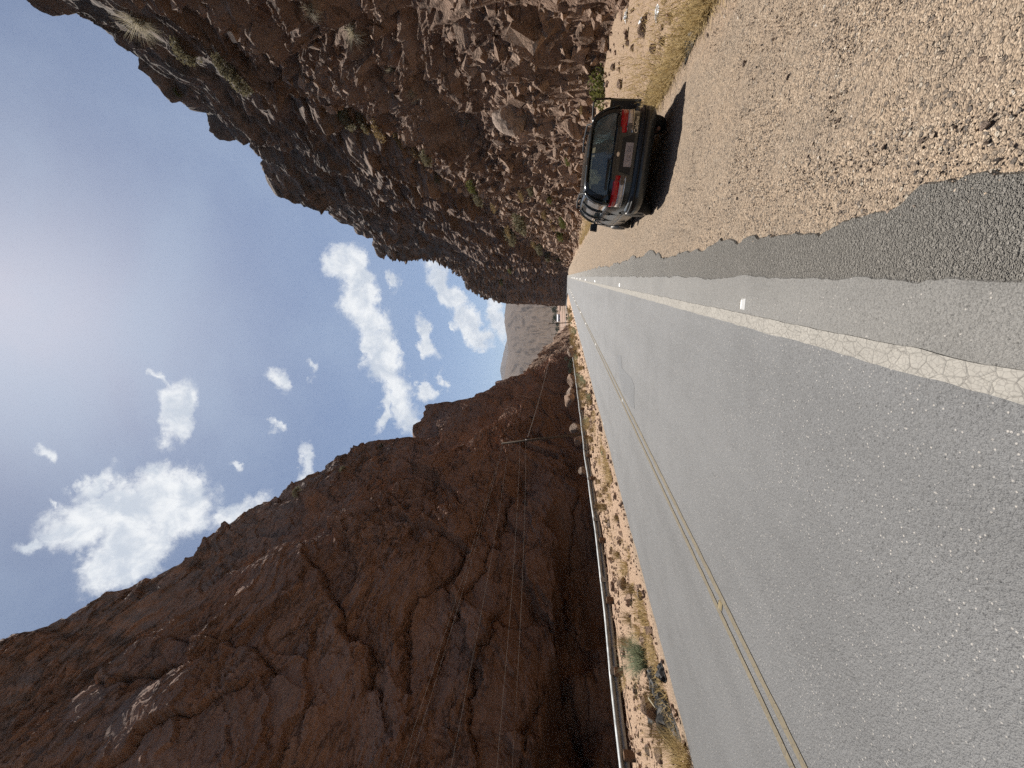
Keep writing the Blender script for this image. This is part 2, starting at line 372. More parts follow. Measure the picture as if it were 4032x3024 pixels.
M['plate'] = plain('dusty_plate', (0.50, 0.43, 0.41), 0.7, 0, 0.12, 22)
M['plate_char'] = plain('faded_plate_lettering', (0.30, 0.25, 0.235), 0.7, 0, 0.12, 22)
M['tyre'] = plain('tyre_rubber', (0.025, 0.023, 0.021), 0.85, 0, 0.3, 12)
M['rim'] = plain('alloy_rim', (0.62, 0.60, 0.57), 0.35, 0.6, 0.15, 12)
M['seat'] = plain('grey_upholstery', (0.05, 0.05, 0.05), 0.9)
M['sign_back'] = plain('sign_board', (0.22, 0.17, 0.15), 0.7, 0, 0.2, 9)
M['sign_dark'] = plain('sign_ink', (0.045, 0.032, 0.03), 0.7)
M['wall_white'] = plain('white_wall', (0.72, 0.72, 0.74), 0.8, 0, 0.08, 1)
M['roof_pink'] = plain('clay_wall', (0.42, 0.27, 0.20), 0.9, 0, 0.2, 1)
M['rust'] = plain('rusty_brown', (0.22, 0.10, 0.055), 0.8, 0, 0.3, 9)
print('materials', time.time() - T0)

# ------------------------------------------------------------------ ground and road
def bend(Y):
    Y = np.asarray(Y, float); t = np.clip(Y - 170, 0, 130)
    return -(t * t) / 488.0 - np.clip(Y - 300, 0, 1e5) * 0.53
def xrail(Y): return np.interp(Y, [-10, 9, 14, 20, 30, 45, 80, 130, 170, 230], [-15.3, -14.3, -13.5, -12.7, -12.0, -12.1, -12.6, -12.6, -13.5, -15.5])
def gz(X, Y):
    X = np.asarray(X, float); Y = np.asarray(Y, float); x = X - bend(Y)
    z = np.where(x < -3.6, 0.036 * (np.clip(x, -6.9, 0) + 3.6), 0.0)
    z = z + np.where(x > 0.3, -0.02 * np.clip(x - 0.3, 0, 0.8) - 0.088 * np.clip(x - 1.1, 0, 1.9) + 0.10 * np.clip(x - 3.5, 0, 6), 0)
    xr = xrail(Y) - 1.2; zr = np.interp(Y, [0, 16, 26, 60], [-0.33, -0.33, -0.12, -0.10])
    fr = np.clip((-6.9 - x) / np.maximum(-6.9 - (xr - np.where(Y > 170, 0, 0)), 0.5), 0, 1)
    z = z + np.where(x < -6.9, zr * fr, 0)
    zl = -np.clip((xr - x) * 1.3, 0, 13.0)
    z = z + zl * (1 - sstep(225, 300, Y))
    rise = 0.052 * np.clip(Y - 325, 0, 170) + 0.010 * np.clip(Y - 495, 0, 1000)
    return z + rise
def sgrid(lo, hi, a, sc, c=0.0):
    n0 = math.asinh((lo - c) / sc) / a; n1 = math.asinh((hi - c) / sc) / a
    return c + sc * np.sinh(a * np.linspace(n0, n1, int(n1 - n0) + 2))
gx = sgrid(-3000, 3000, 0.034, 2.0, 1.5); gy = np.concatenate([np.linspace(-200, -8, 20)[:-1], sgrid(-8, 4000, 0.028, 2.2, 1.5)])
GX, GY = np.meshgrid(gx, gy)
xb = GX - bend(GY)
gm_ = np.maximum(sstep(0.35, 0.9, xb), sstep(-7.1, -7.8, xb))
GZ = gz(GX, GY) + gm_ * (0.020 * fbm(GX * 1.1, GY * 1.1, 3) + 0.010 * fbm(GX * 5, GY * 5, 5)) - (1 - gm_) * 0.018
GZ -= 0.35 * sstep(50, 130, GY) * sstep(-9.5, -7.5, xb) * (1 - sstep(0.5, 2.0, xb))
GZ += sstep(-7.6, -9, xb) * 0.05 * fbm(GX * 0.9, GY * 0.9, 8)
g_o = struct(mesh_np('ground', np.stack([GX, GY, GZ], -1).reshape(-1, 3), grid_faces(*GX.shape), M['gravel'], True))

Ys = np.concatenate([np.arange(-9, 14, 0.045), sgrid(14, 420, 0.02, 9.0, 8)])
def strip(name, fl, fr_, dz, mat, n=3, skirt=0.0, ys=Ys):
    L, Rr = fl(ys), fr_(ys); cols = [L + (Rr - L) * k / (n - 1) for k in range(n)]; zo = [dz] * n
    if skirt: cols = [L - 0.012] + cols + [Rr + 0.012]; zo = [dz - skirt] + zo + [dz - skirt]
    X = np.stack(cols, 1) + bend(ys)[:, None]; Y = np.repeat(ys[:, None], X.shape[1], 1)
    Z = gz(X, Y) + np.array(zo)[None, :]
    return struct(mesh_np(name, np.stack([X, Y, Z], -1).reshape(-1, 3), grid_faces(*X.shape), mat, False))
zz_ = np.zeros_like
edge_c = lambda y: 0.29 + 0.085 * fbm(y * 0.9, zz_(y), 21, 5, 0.62) / (1 + np.clip(y - 8, 0, 100) * 0.05) + 0.03 * np.clip(y - 4, 0, 6) / 3 + 0.02 * fbm(y * 9, zz_(y), 27, 3, 0.6) / (1 + np.clip(y - 6, 0, 100) * 0.1)
edge_o = lambda y: -0.075 + 0.018 * fbm(y * 3.0, zz_(y), 22, 5, 0.65)
edge_l = lambda y: -6.9 + 0.06 * fbm(y * 0.8, zz_(y), 23, 5, 0.6)
strip('road_shoulder', lambda y: -0.5 + zz_(y), edge_c, 0.006, M['asphalt_coarse'], 8, 0.03)
strip('road_shoulder', lambda y: -0.5 + zz_(y), edge_o, 0.016, M['asphalt_old'], 4, 0.014)
strip('road', edge_l, lambda y: -0.44 + zz_(y), 0.020, M['asphalt'], 14, 0.03)
wl = lambda c, w, sd: (lambda y: c - w + 0.006 * fbm(y * 5, zz_(y), sd, 3), lambda y: c + w + 0.006 * fbm(y * 5, zz_(y), sd + 9, 3))
strip('edge_line', *wl(-0.475, 0.062, 31), 0.025, M['paint_white'])
strip('centre_line', *wl(-3.53, 0.043, 41), 0.025, M['paint_yellow'])
strip('centre_line', *wl(-3.73, 0.043, 51), 0.025, M['paint_yellow'])
# dark repair patch with its long tail
pc = [gpt(*p) for p in ((2433, 1398), (2448, 1398), (2453, 1450), (2490, 1490), (2501, 1520), (2500, 1580), (2503, 1612), (2488, 1600), (2470, 1560), (2452, 1540), (2440, 1480))]
struct(mesh_py('road_patch', [(p[0], p[1], float(gz(p[0], p[1])) + 0.024) for p in pc], [tuple(range(len(pc)))[::-1]], M['asphalt_patch']))

# ------------------------------------------------------------------ cliffs
rk = np.array([  # Y, base X, ledge X, ledge z, crest X, crest z
    (-14, 3.9, 20, 36, 34, 60), (5, 4.8, 21.5, 36, 33, 57), (16, 8.2, 21.5, 35, 32.5, 56), (34, 7.4, 21.9, 32.1, 31, 55), (41, 5.4, 20.5, 31.4, 30.5, 54.6), (45, 5.2, 19.6, 27.2, 30.3, 54.3), (49, 5.0, 18.4, 22.6, 28.7, 55.6),
    (56, 4.7, 16.8, 19.4, 26.5, 54), (64.8, 4.5, 14.8, 17.3, 23.9, 54.8), (72, 4.4, 13.4, 16.7, 22.2, 55.7), (81, 4.3, 11.6, 15.2, 19.9, 58), (94, 4.2, 9.3, 13.8, 17.7, 59.7), (107, 4.0, 7.8, 10.7, 15.8, 60.7),
    (121, 3.8, 6.2, 7.0, 13.9, 60.6), (137, 3.4, 5.2, 4.8, 11.9, 65.9), (150.5, 3.0, 4.6, 3.5, 10.3, 66.8), (153.0, 2.9, 4.5, 3.5, 9.6, 51.6), (179, 1.6, 3.0, 3.0, 6.2, 55.2), (200, -1.2, 0.2, 3.0, 2.0, 54.5), (217, -4.6, -3.4, 3, -1.5, 54.3),
    (240, -10.3, -9.4, 3, -7.9, 54), (251, -13.2, -12.4, 3, -10.6, 53.8), (265, -17.0, -16.4, 3, -15.2, 46), (270, -18.4, -18.0, 3, -17.1, 38), (274, -19.2, -18.9, 3, -18.6, 16), (277, -19.6, -19.2, 2, -19.0, 3), (290, -14, -13, 1, -10, 2)])
def build_right():
    Y = sgrid(-14, 290, 0.0046, 15.0); nY = len(Y)
    P = [np.interp(Y, rk[:, 0], rk[:, k]) for k in range(1, 6)]
    pts = np.stack([np.stack([P[0] - 0.8, np.full(nY, -0.9)], -1), np.stack([P[0] + (P[1] - P[0]) * 0.30, P[2] * 0.24], -1), np.stack([P[1], P[2]], -1), np.stack([P[1] + (P[3] - P[1]) * 0.22, P[2] + (P[4] - P[2]) * 0.42], -1),
                    np.stack([P[3], P[4]], -1), np.stack([P[3] + 22, P[4] - 9 * np.clip(P[4] / 50, 0, 1)], -1)], 1)
    seg = np.linalg.norm(np.diff(pts, axis=1), axis=2); cum = np.concatenate([np.zeros((nY, 1)), np.cumsum(seg, 1)], 1)
    nS = 620; D = np.sqrt(np.maximum(P[0], 8)**2 + Y * Y) * 0.8; Lc = cum[:, 4]
    j = np.linspace(0, 1, nS - 26); S = D[:, None] * np.sinh(np.arcsinh(Lc / D)[:, None] * j[None, :])
    S = np.concatenate([S, Lc[:, None] + (cum[:, 5] - Lc)[:, None] * (np.arange(1, 27) / 26.0)[None, :]**1.8], 1)
    X = np.empty_like(S); Z = np.empty_like(S)
    for i in range(nY):
        X[i] = np.interp(S[i], cum[i], pts[i, :, 0]); Z[i] = np.interp(S[i], cum[i], pts[i, :, 1])
    YY = np.repeat(Y[:, None], nS, 1)
    # profile normal (towards the road and up)
    tx = np.gradient(X, axis=1); tz = np.gradient(Z, axis=1)
    k = 9; pad = lambda A: np.pad(A, ((0, 0), (k, k)), 'edge')
    sm = lambda A: sum(pad(A)[:, q:q + nS] for q in range(2 * k + 1)) / (2 * k + 1)
    tx = sm(tx / np.hypot(tx, tz)); tz = sm(tz / np.hypot(tx, tz)); q = np.hypot(tx, tz); tx /= q; tz /= q
    nx, nz = -tz, tx
    Ls = cum[:, 2][:, None]; f = S / Ls                      # 1 at the ledge line
    crag = sstep(0.9, 1.12, f)                               # cliff above the ledge
    near = 1 - sstep(45, 75, YY)                             # blocky bedrock near, loose talus further on
    w1, w2 = fbm(YY * 0.07, S * 0.07, 61, 3), fbm(YY * 0.07, S * 0.07, 71, 3)
    w3 = fbm(YY * 0.45, S * 0.45, 64, 3)
    u0 = YY + 2.5 * w1 + 0.5 * w3; v0 = S + 0.30 * YY + 3.0 * w2 + 0.5 * w3
    d = np.zeros_like(S); tint = np.zeros_like(S)
    fade = 1 - sstep(60, 170, YY) * 0.2
    tal = np.clip((1 - near) * (1 - crag) + (1 - sstep(0.10, 0.30, f)), 0, 1); gvm = -0.62 + 0.47 * tal
    for (su, sv, amp, gu, gv, sp, off, sd, wt) in (
        (11.0, 6.0, 3.0, 0.45, -0.30, 0.50, 0.60, 101, 0.15 + 0.75 * np.maximum(near, crag)),
        (4.2, 2.1, 1.5, 0.80, gvm, 0.55, 0.65, 102, 0.35 + 0.65 * np.maximum(near, sstep(110, 150, YY)) * (1 - crag) + np.where(YY > 130, 0.6, 0.15) * crag),
        (1.5, 0.80, 0.66, 0.80, gvm, 0.70, 0.70, 103, 1.0 - 0.50 * crag),
        (0.60, 0.34, 0.26, 0.60, gvm * 0.35, 0.80, 0.80, 104, 1.0 - 0.60 * crag),
        (0.24, 0.15, 0.11, 0.4, 0.0, 1.0, 0.9, 105, (1 - sstep(14, 40, YY)) * (1 - crag))):
        h, r = facet(u0 / su, v0 / sv, sd, gu, gv, sp, off)
        d += amp * h * wt * fade; tint += r * (0.30 if sd < 104 else 0.2)
    d += 1.3 * fbm(YY * 0.05, S * 0.05, 81, 3) + 0.6 * fbm(YY * 0.2, S * 0.2, 91, 4) * crag
    # vertical buttresses and joints on the upper cliff
    hb, rb = facet(u0 / 7.0, v0 / 22.0, 120, 0.45, -0.12, 0.35, 0.6); d += 2.4 * hb * crag
    d = blur(d, 1)
    hf, rf_ = facet(YY / 3.2, S / 1.7, 140, 0.5, -0.45, 0.7, 0.8); d += 2.2 * hf * sstep(120, 160, YY); tint += (rf_ - 0.5) * 0.5 * sstep(120, 160, YY)
    d *= 0.10 + 0.90 * sstep(0.2, 1.0, S / (1.2 + 3.3 * (1 - sstep(50, 110, YY))))
    back = sstep(0.0, 6.0, S - Lc[:, None])
    d *= 1 - 0.5 * back
    d *= np.where(YY > 255, np.clip((277 - YY) / 22, 0.30, 1), 1)
    yd = 0.35 * fbm(YY * 0.6, S * 0.6, 131, 3) * sstep(1, 5, S)
    X = X + nx * d; Z = Z + nz * d * (0.75 + 0.25 * (1 - crag)); YY = YY + yd - 0.25 * d * crag
    V = np.stack([X, YY, Z], -1).reshape(-1, 3); F = grid_faces(nY, nS, True)
    o = struct(mesh_np('cliff', V, F, M['rock_r'], False, None, {'tint': tint.ravel()}))
    o['label'] = 'sunlit rocky cliff and talus slope rising beside the parked car'
    return o, V, F, f.ravel(), S.ravel()
cliff_r, RV, RF, Rf, RS = build_right()
print('right cliff', len(RV), time.time() - T0)

lk = np.array([  # Y, crest X, crest z, ledge X, ledge z
    (-30, -47, 78, -41, 56), (10, -45.5, 76, -39.4, 53), (30.6, -44.6, 74.2, -38.6, 50.1), (32.5, -44.5, 74.3, -38.5, 49.4), (33.7, -44.4, 70, -38.4, 48.8), (36.3, -44.2, 70.4, -38.2, 47.9), (40, -44, 70, -37.9, 46.9), (41.3, -43.9, 67.7, -37.8, 45.6), (45, -43.5, 66, -37.5, 40.6), (48.6, -43.1, 62.9, -37.2, 39.6), (53.5, -42.6, 63, -36.7, 38), (58.6, -42.1, 61.6, -36.2, 35.4), (64.4, -41.6, 60.1, -35.5, 31.8), (69.3, -41.1, 59.3, -35.4, 29), (73.8, -40.6, 56.8, -35.2, 27),
    (82, -39.9, 54.6, -35, 24), (88.4, -39.4, 52.9, -34.8, 22), (92.7, -39.2, 45.8, -34.6, 20), (94.2, -39.1, 42.5, -34.5, 19), (101.8, -38.5, 44.7, -34.3, 18), (106.9, -38.2, 43.7, -34.2, 17), (114.3, -37.7, 46.3, -34, 16), (118.5, -37.4, 40.6, -34, 14), (120.8, -37.3, 33.3, -34, 12), (130, -36.7, 27.2, -33.5, 10), (138.8, -36.1, 26.1, -33, 8), (143.2, -35.8, 18.7, -32, 6), (149.2, -35.4, 17.5, -31.5, 5), (166.3, -34.2, 17.2, -30, 4), (191.8, -32.5, 11.3, -28.5, 3), (219, -30.7, 4.8, -28, 1), (234, -28.8, -0.5, -28, -2), (250, -28, -3, -27.5, -4)])
zA = lambda x, y: (1200 + x / 1.3825, 1824 + y / 1.3825)
zB = lambda x, y: (x / 1.3825, 1824 + y / 1.3825)
LFR = [[zA(*p) for p in ((430, 125), (500, 240), (560, 310), (640, 350))], [zA(*p) for p in ((40, 560), (140, 720), (160, 800), (250, 900), (340, 990), (380, 1180))], [zB(*p) for p in ((520, 1650), (700, 1520), (860, 1420), (1100, 1300), (1360, 1170))],
       [zB(*p) for p in ((900, 950), (1190, 985), (1400, 1030), (1520, 1110))], [zB(*p) for p in ((1670, 530), (1760, 690), (1900, 920), (2010, 1020))], [zA(*p) for p in ((1000, 240), (830, 540), (560, 800), (540, 1000))], [zA(*p) for p in ((1090, 260), (1010, 480), (870, 700), (740, 950), (700, 1100))],
       [zA(*p) for p in ((1420, 800), (1130, 840), (900, 760), (740, 640))], [zA(*p) for p in ((1600, 1040), (1390, 960), (1280, 1180), (1180, 1420))], [zA(*p) for p in ((1040, 830), (900, 1080), (880, 1300), (900, 1500))], [zB(*p) for p in ((350, 1080), (560, 1160), (760, 1080), (900, 1050))], [zA(*p) for p in ((1480, 180), (1400, 470), (1360, 640), (1380, 800))]]
def build_left():
    Y = sgrid(-30, 250, 0.0037, 40.0); nY = len(Y)
    cX, cZ, lX, lZ = [np.interp(Y, lk[:, 0], lk[:, k]) for k in range(1, 5)]
    n1, n2, n3, n4 = 300, 14, 190, 26
    t1 = np.linspace(0, 1, n1); t2 = np.linspace(0, 1, n2 + 2)[1:-1]; t3 = np.linspace(0, 1, n3); t4 = np.arange(1, n4 + 1) / n4
    sp = sstep(132, 158, Y)[:, None]                    # turns into a talus spur far off
    z1 = -9 + (lZ[:, None] + 9) * t1; x1 = lX[:, None] - (lZ[:, None] - z1) * 0.05 + 1.4 * np.sin(np.clip(t1, 0, 1) * 3.1)[None, :]
    zt_ = 4.2 + 1.6 * vnoise(Y * 0.16, Y * 0, 77)[:, None] + 0.6 * vnoise(Y * 0.6, Y * 0, 78)[:, None] - 0.03 * (Y[:, None] - 30)
    cave = 11.0 * sstep(0.5, -0.7, z1 - zt_) * (sstep(8, 16, Y) * (1 - sstep(50, 62, Y)))[:, None] * (0.75 + 0.25 * vnoise(Y[:, None] * 0.25, z1 * 0.3, 79))
    cave = cave + np.exp(-((Y[:, None] - 66) / 5)**2) * np.exp(-((z1 - 9) / 3.0)**2) * 4
    x1 = x1 - cave * (1 - sp)
    z2 = lZ[:, None] + 0.8 * t2; x2 = lX[:, None] + (cX + 0.2 - lX)[:, None] * t2
    z3 = lZ[:, None] + 0.8 + (cZ - lZ - 0.8)[:, None] * t3; x3 = (cX + 0.2)[:, None] + 0.9 * np.sin(t3 * 3.0)[None, :]
    z4 = cZ[:, None] - 10 * t4 * t4; x4 = cX[:, None] - 26 * t4**1.6
    X = np.concatenate([x1, x2, x3, x4], 1); Z = np.concatenate([z1, z2, z3, z4], 1); nS = X.shape[1]
    hgt = np.clip(cZ[:, None] - Z, 0, None)
    X = X * (1 - sp) + sp * np.where(np.arange(nS)[None, :] < n1 + n2 + n3, cX[:, None] + hgt * 0.72, X)
    YY = np.repeat(Y[:, None], nS, 1)
    wA, wB = fbm(YY * 0.045, Z * 0.045, 201, 3), fbm(YY * 0.045, Z * 0.045, 211, 3); wC = fbm(YY * 0.3, Z * 0.3, 221, 3)
    u0 = YY + 0.45 * Z + 5 * wA + 0.7 * wC; v0 = Z - 0.38 * YY + 5 * wB + 0.7 * wC
    d = np.zeros_like(X); tint = np.zeros_like(X)
    for (su, sv, amp, gu, gv, spd, off, sd) in ((17, 9, 3.6, 0.10, 0.12, 0.40, 0.45, 301), (7.5, 2.6, 1.3, 0.10, 0.15, 0.50, 0.55, 302), (3.0, 0.8, 0.55, 0.1, 0.15, 0.65, 0.65, 303), (1.1, 0.34, 0.28, 0.1, 0.1, 0.8, 0.8, 304)):
        h, r = facet(u0 / su, v0 / sv, sd, gu, gv, spd, off)
        wt = 1.0
        if sd > 302: wt = 0.40 + 0.9 * sstep(-0.05, 0.55, fbm(YY * 0.07, Z * 0.07, 251, 3))
        d += amp * h * wt; tint += r * 0.28
    d += 1.7 * fbm(YY * 0.035, Z * 0.05, 231, 3) + 0.22 * fbm(u0 * 0.06, v0 * 0.30, 241, 4)
    for pts in LFR:
        q = []
        for px_, py_ in pts:
            w = ray(px_, py_); t_ = -38.5 / w[0]; q.append((w[1] * t_, CH + w[2] * t_))
        best = np.full(X.shape, 1e9); sgn_ = np.zeros(X.shape)
        yw = YY + 0.6 * wC + 0.35 * vnoise(YY * 0.9, Z * 0.9, 283); zw = Z + 0.45 * vnoise(YY * 0.5, Z * 0.5, 281) + 0.4 * vnoise(YY * 1.3, Z * 1.3, 284)
        for (a0, b0), (a1, b1) in zip(q[:-1], q[1:]):
            L2 = (a1 - a0)**2 + (b1 - b0)**2; tt = np.clip(((yw - a0) * (a1 - a0) + (zw - b0) * (b1 - b0)) / L2, 0, 1)
            ex, ez = yw - a0 - tt * (a1 - a0), zw - b0 - tt * (b1 - b0); dd_ = np.hypot(ex, ez); k_ = dd_ < best
            best = np.where(k_, dd_, best); sgn_ = np.where(k_, np.sign((a1 - a0) * ez - (b1 - b0) * ex), sgn_)
        d -= 0.60 * np.exp(-(best / 0.24)**2); d += 0.50 * np.sign(a1 - a0) * sgn_ * np.exp(-best / 3.5)
    capd = np.concatenate([np.ones(n1 + n2 + n3), 1 - 0.6 * t4])[None, :]
    d *= capd
    far_ = sstep(70, 110, YY); X = X + d * (1 - 0.55 * sp) * (1 - 0.35 * far_) - 1.0 - 0.8 * far_; Z = Z + sp * (0.9 * d + 1.1 * np.abs(fbm(YY * 0.30, X * 0.30, 271, 4)) * sstep(0, 3, hgt)) + (np.arange(nS)[None, :] > n1 + n2 + n3 - 30) * 0.7 * fbm(YY * 0.35, X * 0.15, 261, 4)
    YY = YY - 0.25 * d
    V = np.stack([X, YY, Z], -1).reshape(-1, 3)
    o = struct(mesh_np('cliff', V, grid_faces(nY, nS, False), M['rock_l'], False, None, {'tint': tint.ravel()})); o.data.materials.append(M['rubble'])
    fm_ = grid_faces(nY, nS, False)[:, 0]; o.data.polygons.foreach_set('material_index', ((V[fm_, 1] + 6 * vnoise(V[fm_, 2] * 0.3, V[fm_, 1] * 0.2, 9)) > 148).astype(np.int32))
    o['label'] = 'tall shaded red cliff wall across the road behind the guardrail'
    return o, V, grid_faces(nY, nS, False)
cliff_l, LV, LF = build_left()
print('left cliff', len(LV), time.time() - T0)
bvR = BVHTree.FromPolygons(RV.tolist(), RF.tolist()); bvL = BVHTree.FromPolygons(LV.tolist(), LF.tolist())
print('bvh', time.time() - T0)
def hit(bv, x, y):
    w = ray(x, y); r = bv.ray_cast(Vector((0, 0, CH)), Vector(w)); return r[0], r[1]

# ------------------------------------------------------------------ far mountains
def mountain(name, ridge, r0, r1, z0, amp, mat, seed, power):
    az0 = []; el = []
    for x, y in ridge:
        w = ray(x, y); az0.append(math.atan2(w[0], w[1])); el.append(w[2] / math.hypot(w[0], w[1]))
    i = np.argsort(az0); az0 = np.array(az0)[i]; el = np.array(el)[i]
    A = np.linspace(R(-34), R(22), 420); E_ = np.interp(A, az0, el) + 0.006 * fbm(A * 9, A * 0, seed, 4) * ((A < az0[0]) | (A > az0[-1])) + 0.0006 * fbm(A * 220, A * 0, seed + 4, 4)
    t = np.linspace(0, 1, 200); tb = np.linspace(0.02, 0.5, 12)
    AA, TT = np.meshgrid(A, np.concatenate([t, 1 + tb]), indexing='ij'); H = (E_ * r1 + CH)[:, None]
    Rr = r0 + (r1 - r0) * TT; up_ = np.clip(TT, 0, 1)
    z = z0 + (H - z0) * up_**power - np.clip(TT - 1, 0, 1) * H * 0.8
    u = AA * r1 / 60; gul = np.abs(fbm(u + 0.9 * fbm(u * 0.5, TT * 3, seed + 1, 3) + TT * 2.2, TT * 1.3, seed + 2, 5, 0.55))
    z = z - amp * gul * np.sin(np.pi * np.clip(TT, 0, 1))**0.8 + amp * 0.35 * np.sin(np.pi * up_)
    V = np.stack([Rr * np.sin(AA), Rr * np.cos(AA), z], -1).reshape(-1, 3)
    return struct(mesh_np(name, V, grid_faces(*AA.shape, True), mat, True))
def m_mount(name, a, b, c):
    k = NT(name); n1 = k.noise(0.004, 8, 0.7); n2 = k.noise(0.03, 6, 0.7); 
    cc = k.ramp(n1, [(0.35, a), (0.6, b)]); cc = k.mix(k.ramp(n2, [(0.5, 0.0), (0.7, 0.6)]), cc, c)
    return k.done(cc, 1.0, k.bump(n2, 0.6, 14), spec=0.05)
M['mount'] = m_mount('mountain_scree', (0.185, 0.138, 0.105), (0.145, 0.110, 0.086), (0.090, 0.080, 0.070))
mountain('mountain', [(1993, 1100), (1993, 1197), (1987, 1241), (1987, 1271), (1996, 1331), (2001, 1386), (1990, 1452), (1984, 1488), (1960, 1600), (1975, 1800)], 800, 2700, 12, 42, M['mount'], 401, 1.25)
mountain('mountain', [(2010, 1150), (1998, 1331), (1985, 1380), (1972, 1437), (1969, 1461), (1974, 1490), (1990, 1560)], 3600, 5200, 200, 70, M['mount'], 431, 1.1)
print('mountains', time.time() - T0)

# ------------------------------------------------------------------ loose stuff: rubble, gravel, dry grass
CUBE = np.array([(-1, -1, -1), (1, -1, -1), (1, 1, -1), (-1, 1, -1), (-1, -1, 1), (1, -1, 1), (1, 1, 1), (-1, 1, 1)], float)
CF = np.array([(3, 2, 1, 0), (4, 5, 6, 7), (0, 1, 5, 4), (1, 2, 6, 5), (2, 3, 7, 6), (3, 0, 4, 7)])
def rand_rot(n, rng, tilt=None):
    q = rng.normal(size=(n, 4))
    if tilt is not None: q[:, 1] *= tilt; q[:, 2] *= tilt
    q /= np.linalg.norm(q, axis=1)[:, None]; w, x, y, z = q.T
    return np.stack([1 - 2 * (y * y + z * z), 2 * (x * y - z * w), 2 * (x * z + y * w), 2 * (x * y + z * w), 1 - 2 * (x * x + z * z), 2 * (y * z - x * w), 2 * (x * z - y * w), 2 * (y * z + x * w), 1 - 2 * (x * x + y * y)], -1).reshape(n, 3, 3)
def shards(P, S, rng, flat=(0.45, 0.9), tilt=None, jit=0.38, sink=0.2):
    n = len(P); B = CUBE[None] + rng.uniform(-jit, jit, (n, 8, 3))
    top = rng.uniform(0.45, 0.95, (n, 1)); B[:, 4:, 0] *= top; B[:, 4:, 1] *= rng.uniform(0.45, 0.95, (n, 1))
    sc = np.stack([rng.uniform(0.6, 1.3, n), rng.uniform(0.6, 1.3, n), rng.uniform(*flat, n)], -1) * S[:, None] * 0.5
    V = np.einsum('nij,nkj->nki', rand_rot(n, rng, tilt), B * sc[:, None, :]) + P[:, None, :]
    V[:, :, 2] += (S * (0.5 - sink) * 0.5)[:, None]
    F = CF[None] + (np.arange(n) * 8)[:, None, None]
    return V.reshape(-1, 3), F.reshape(-1, 4), np.repeat(rng.uniform(0, 1, n), 8)
OCT = np.array([(1, 0, 0), (-1, 0, 0), (0, 1, 0), (0, -1, 0), (0, 0, 1), (0, 0, -1)], float)
# broken rock lying on the right-hand slope
sel = np.where((Rf < 1.02) & (RS > 0.4) & (RV[:, 1] > 4) & (RV[:, 1] < 130))[0]
rngc = np.hypot(np.hypot(RV[sel, 0], RV[sel, 1]), RV[sel, 2])
pick = RNG.choice(sel, 26000, replace=False)
pr = np.hypot(RV[pick, 0], RV[pick, 1])
talus = sstep(22, 50, RV[pick, 1]) * 0.8 * (1 - 0.6 * sstep(70, 110, RV[pick, 1])) + 0.12 + 0.75 * (1 - sstep(0.08, 0.35, Rf[pick]))
keep = RNG.uniform(0, 1, len(pick)) < talus; pick = pick[keep]; pr = pr[keep]
size = np.clip(0.013 * pr**0.75 * np.exp(RNG.normal(-0.15, 0.72, len(pick))), 0.05, 0.95)
V, F, t = shards(RV[pick], size, RNG, (0.35, 0.95))
stuff(mesh_np('rubble', V, F, M['rubble'], False, None, {'tint': t}), 'broken sunlit rock fragments covering the talus slope behind the car', 'rubble')
# pebbles of the gravel shoulder
n = 42000; yy = 0.9 + RNG.exponential(2.6, n); xx = RNG.uniform(0.25, 4.6, n) + 0 * yy; okm = (yy < 16) & (xx < 3.9 + 0.1 * yy); xx, yy = xx[okm], yy[okm]
inn = RNG.uniform(0, 1, len(xx)) < np.where(xx < 0.55, 0.5, 1.0); xx, yy = xx[inn], yy[inn]
ps = np.clip(np.exp(RNG.normal(-5.2, 0.40, len(xx))), 0.003, 0.015)
n = len(xx); B = OCT[None] * (1 + RNG.uniform(-0.3, 0.3, (n, 6, 1))) + RNG.uniform(-0.25, 0.25, (n, 6, 3))
sc = np.stack([RNG.uniform(0.7, 1.4, n), RNG.uniform(0.6, 1.2, n), RNG.uniform(0.45, 0.8, n)], -1) * ps[:, None]
V = np.einsum('nij,nkj->nki', rand_rot(n, RNG, 0.2), B * sc[:, None, :]) + np.stack([xx, yy, gz(xx, yy) + ps * 0.25], -1)[:, None, :]
OF = np.array([(0, 2, 4), (2, 1, 4), (1, 3, 4), (3, 0, 4), (2, 0, 5), (1, 2, 5), (3, 1, 5), (0, 3, 5)])
def m_pebble():
    k = NT('pebble'); t = k.attr('tint')
    c = k.ramp(t, [(0, (0.17, 0.15, 0.13)), (0.25, (0.31, 0.25, 0.20)), (0.55, (0.43, 0.335, 0.25)), (0.85, (0.52, 0.42, 0.32)), (1, (0.62, 0.56, 0.48))])
    return k.done(c, 0.9, spec=0.2)
M['pebble'] = m_pebble()
stuff(mesh_np('gravel', V.reshape(-1, 3), (OF[None] + (np.arange(n) * 6)[:, None, None]).reshape(-1, 3), M['pebble'], False, None, {'tint': np.repeat(RNG.uniform(0, 1, n), 6)}), 'loose tan gravel spread over the right-hand shoulder', 'gravel')
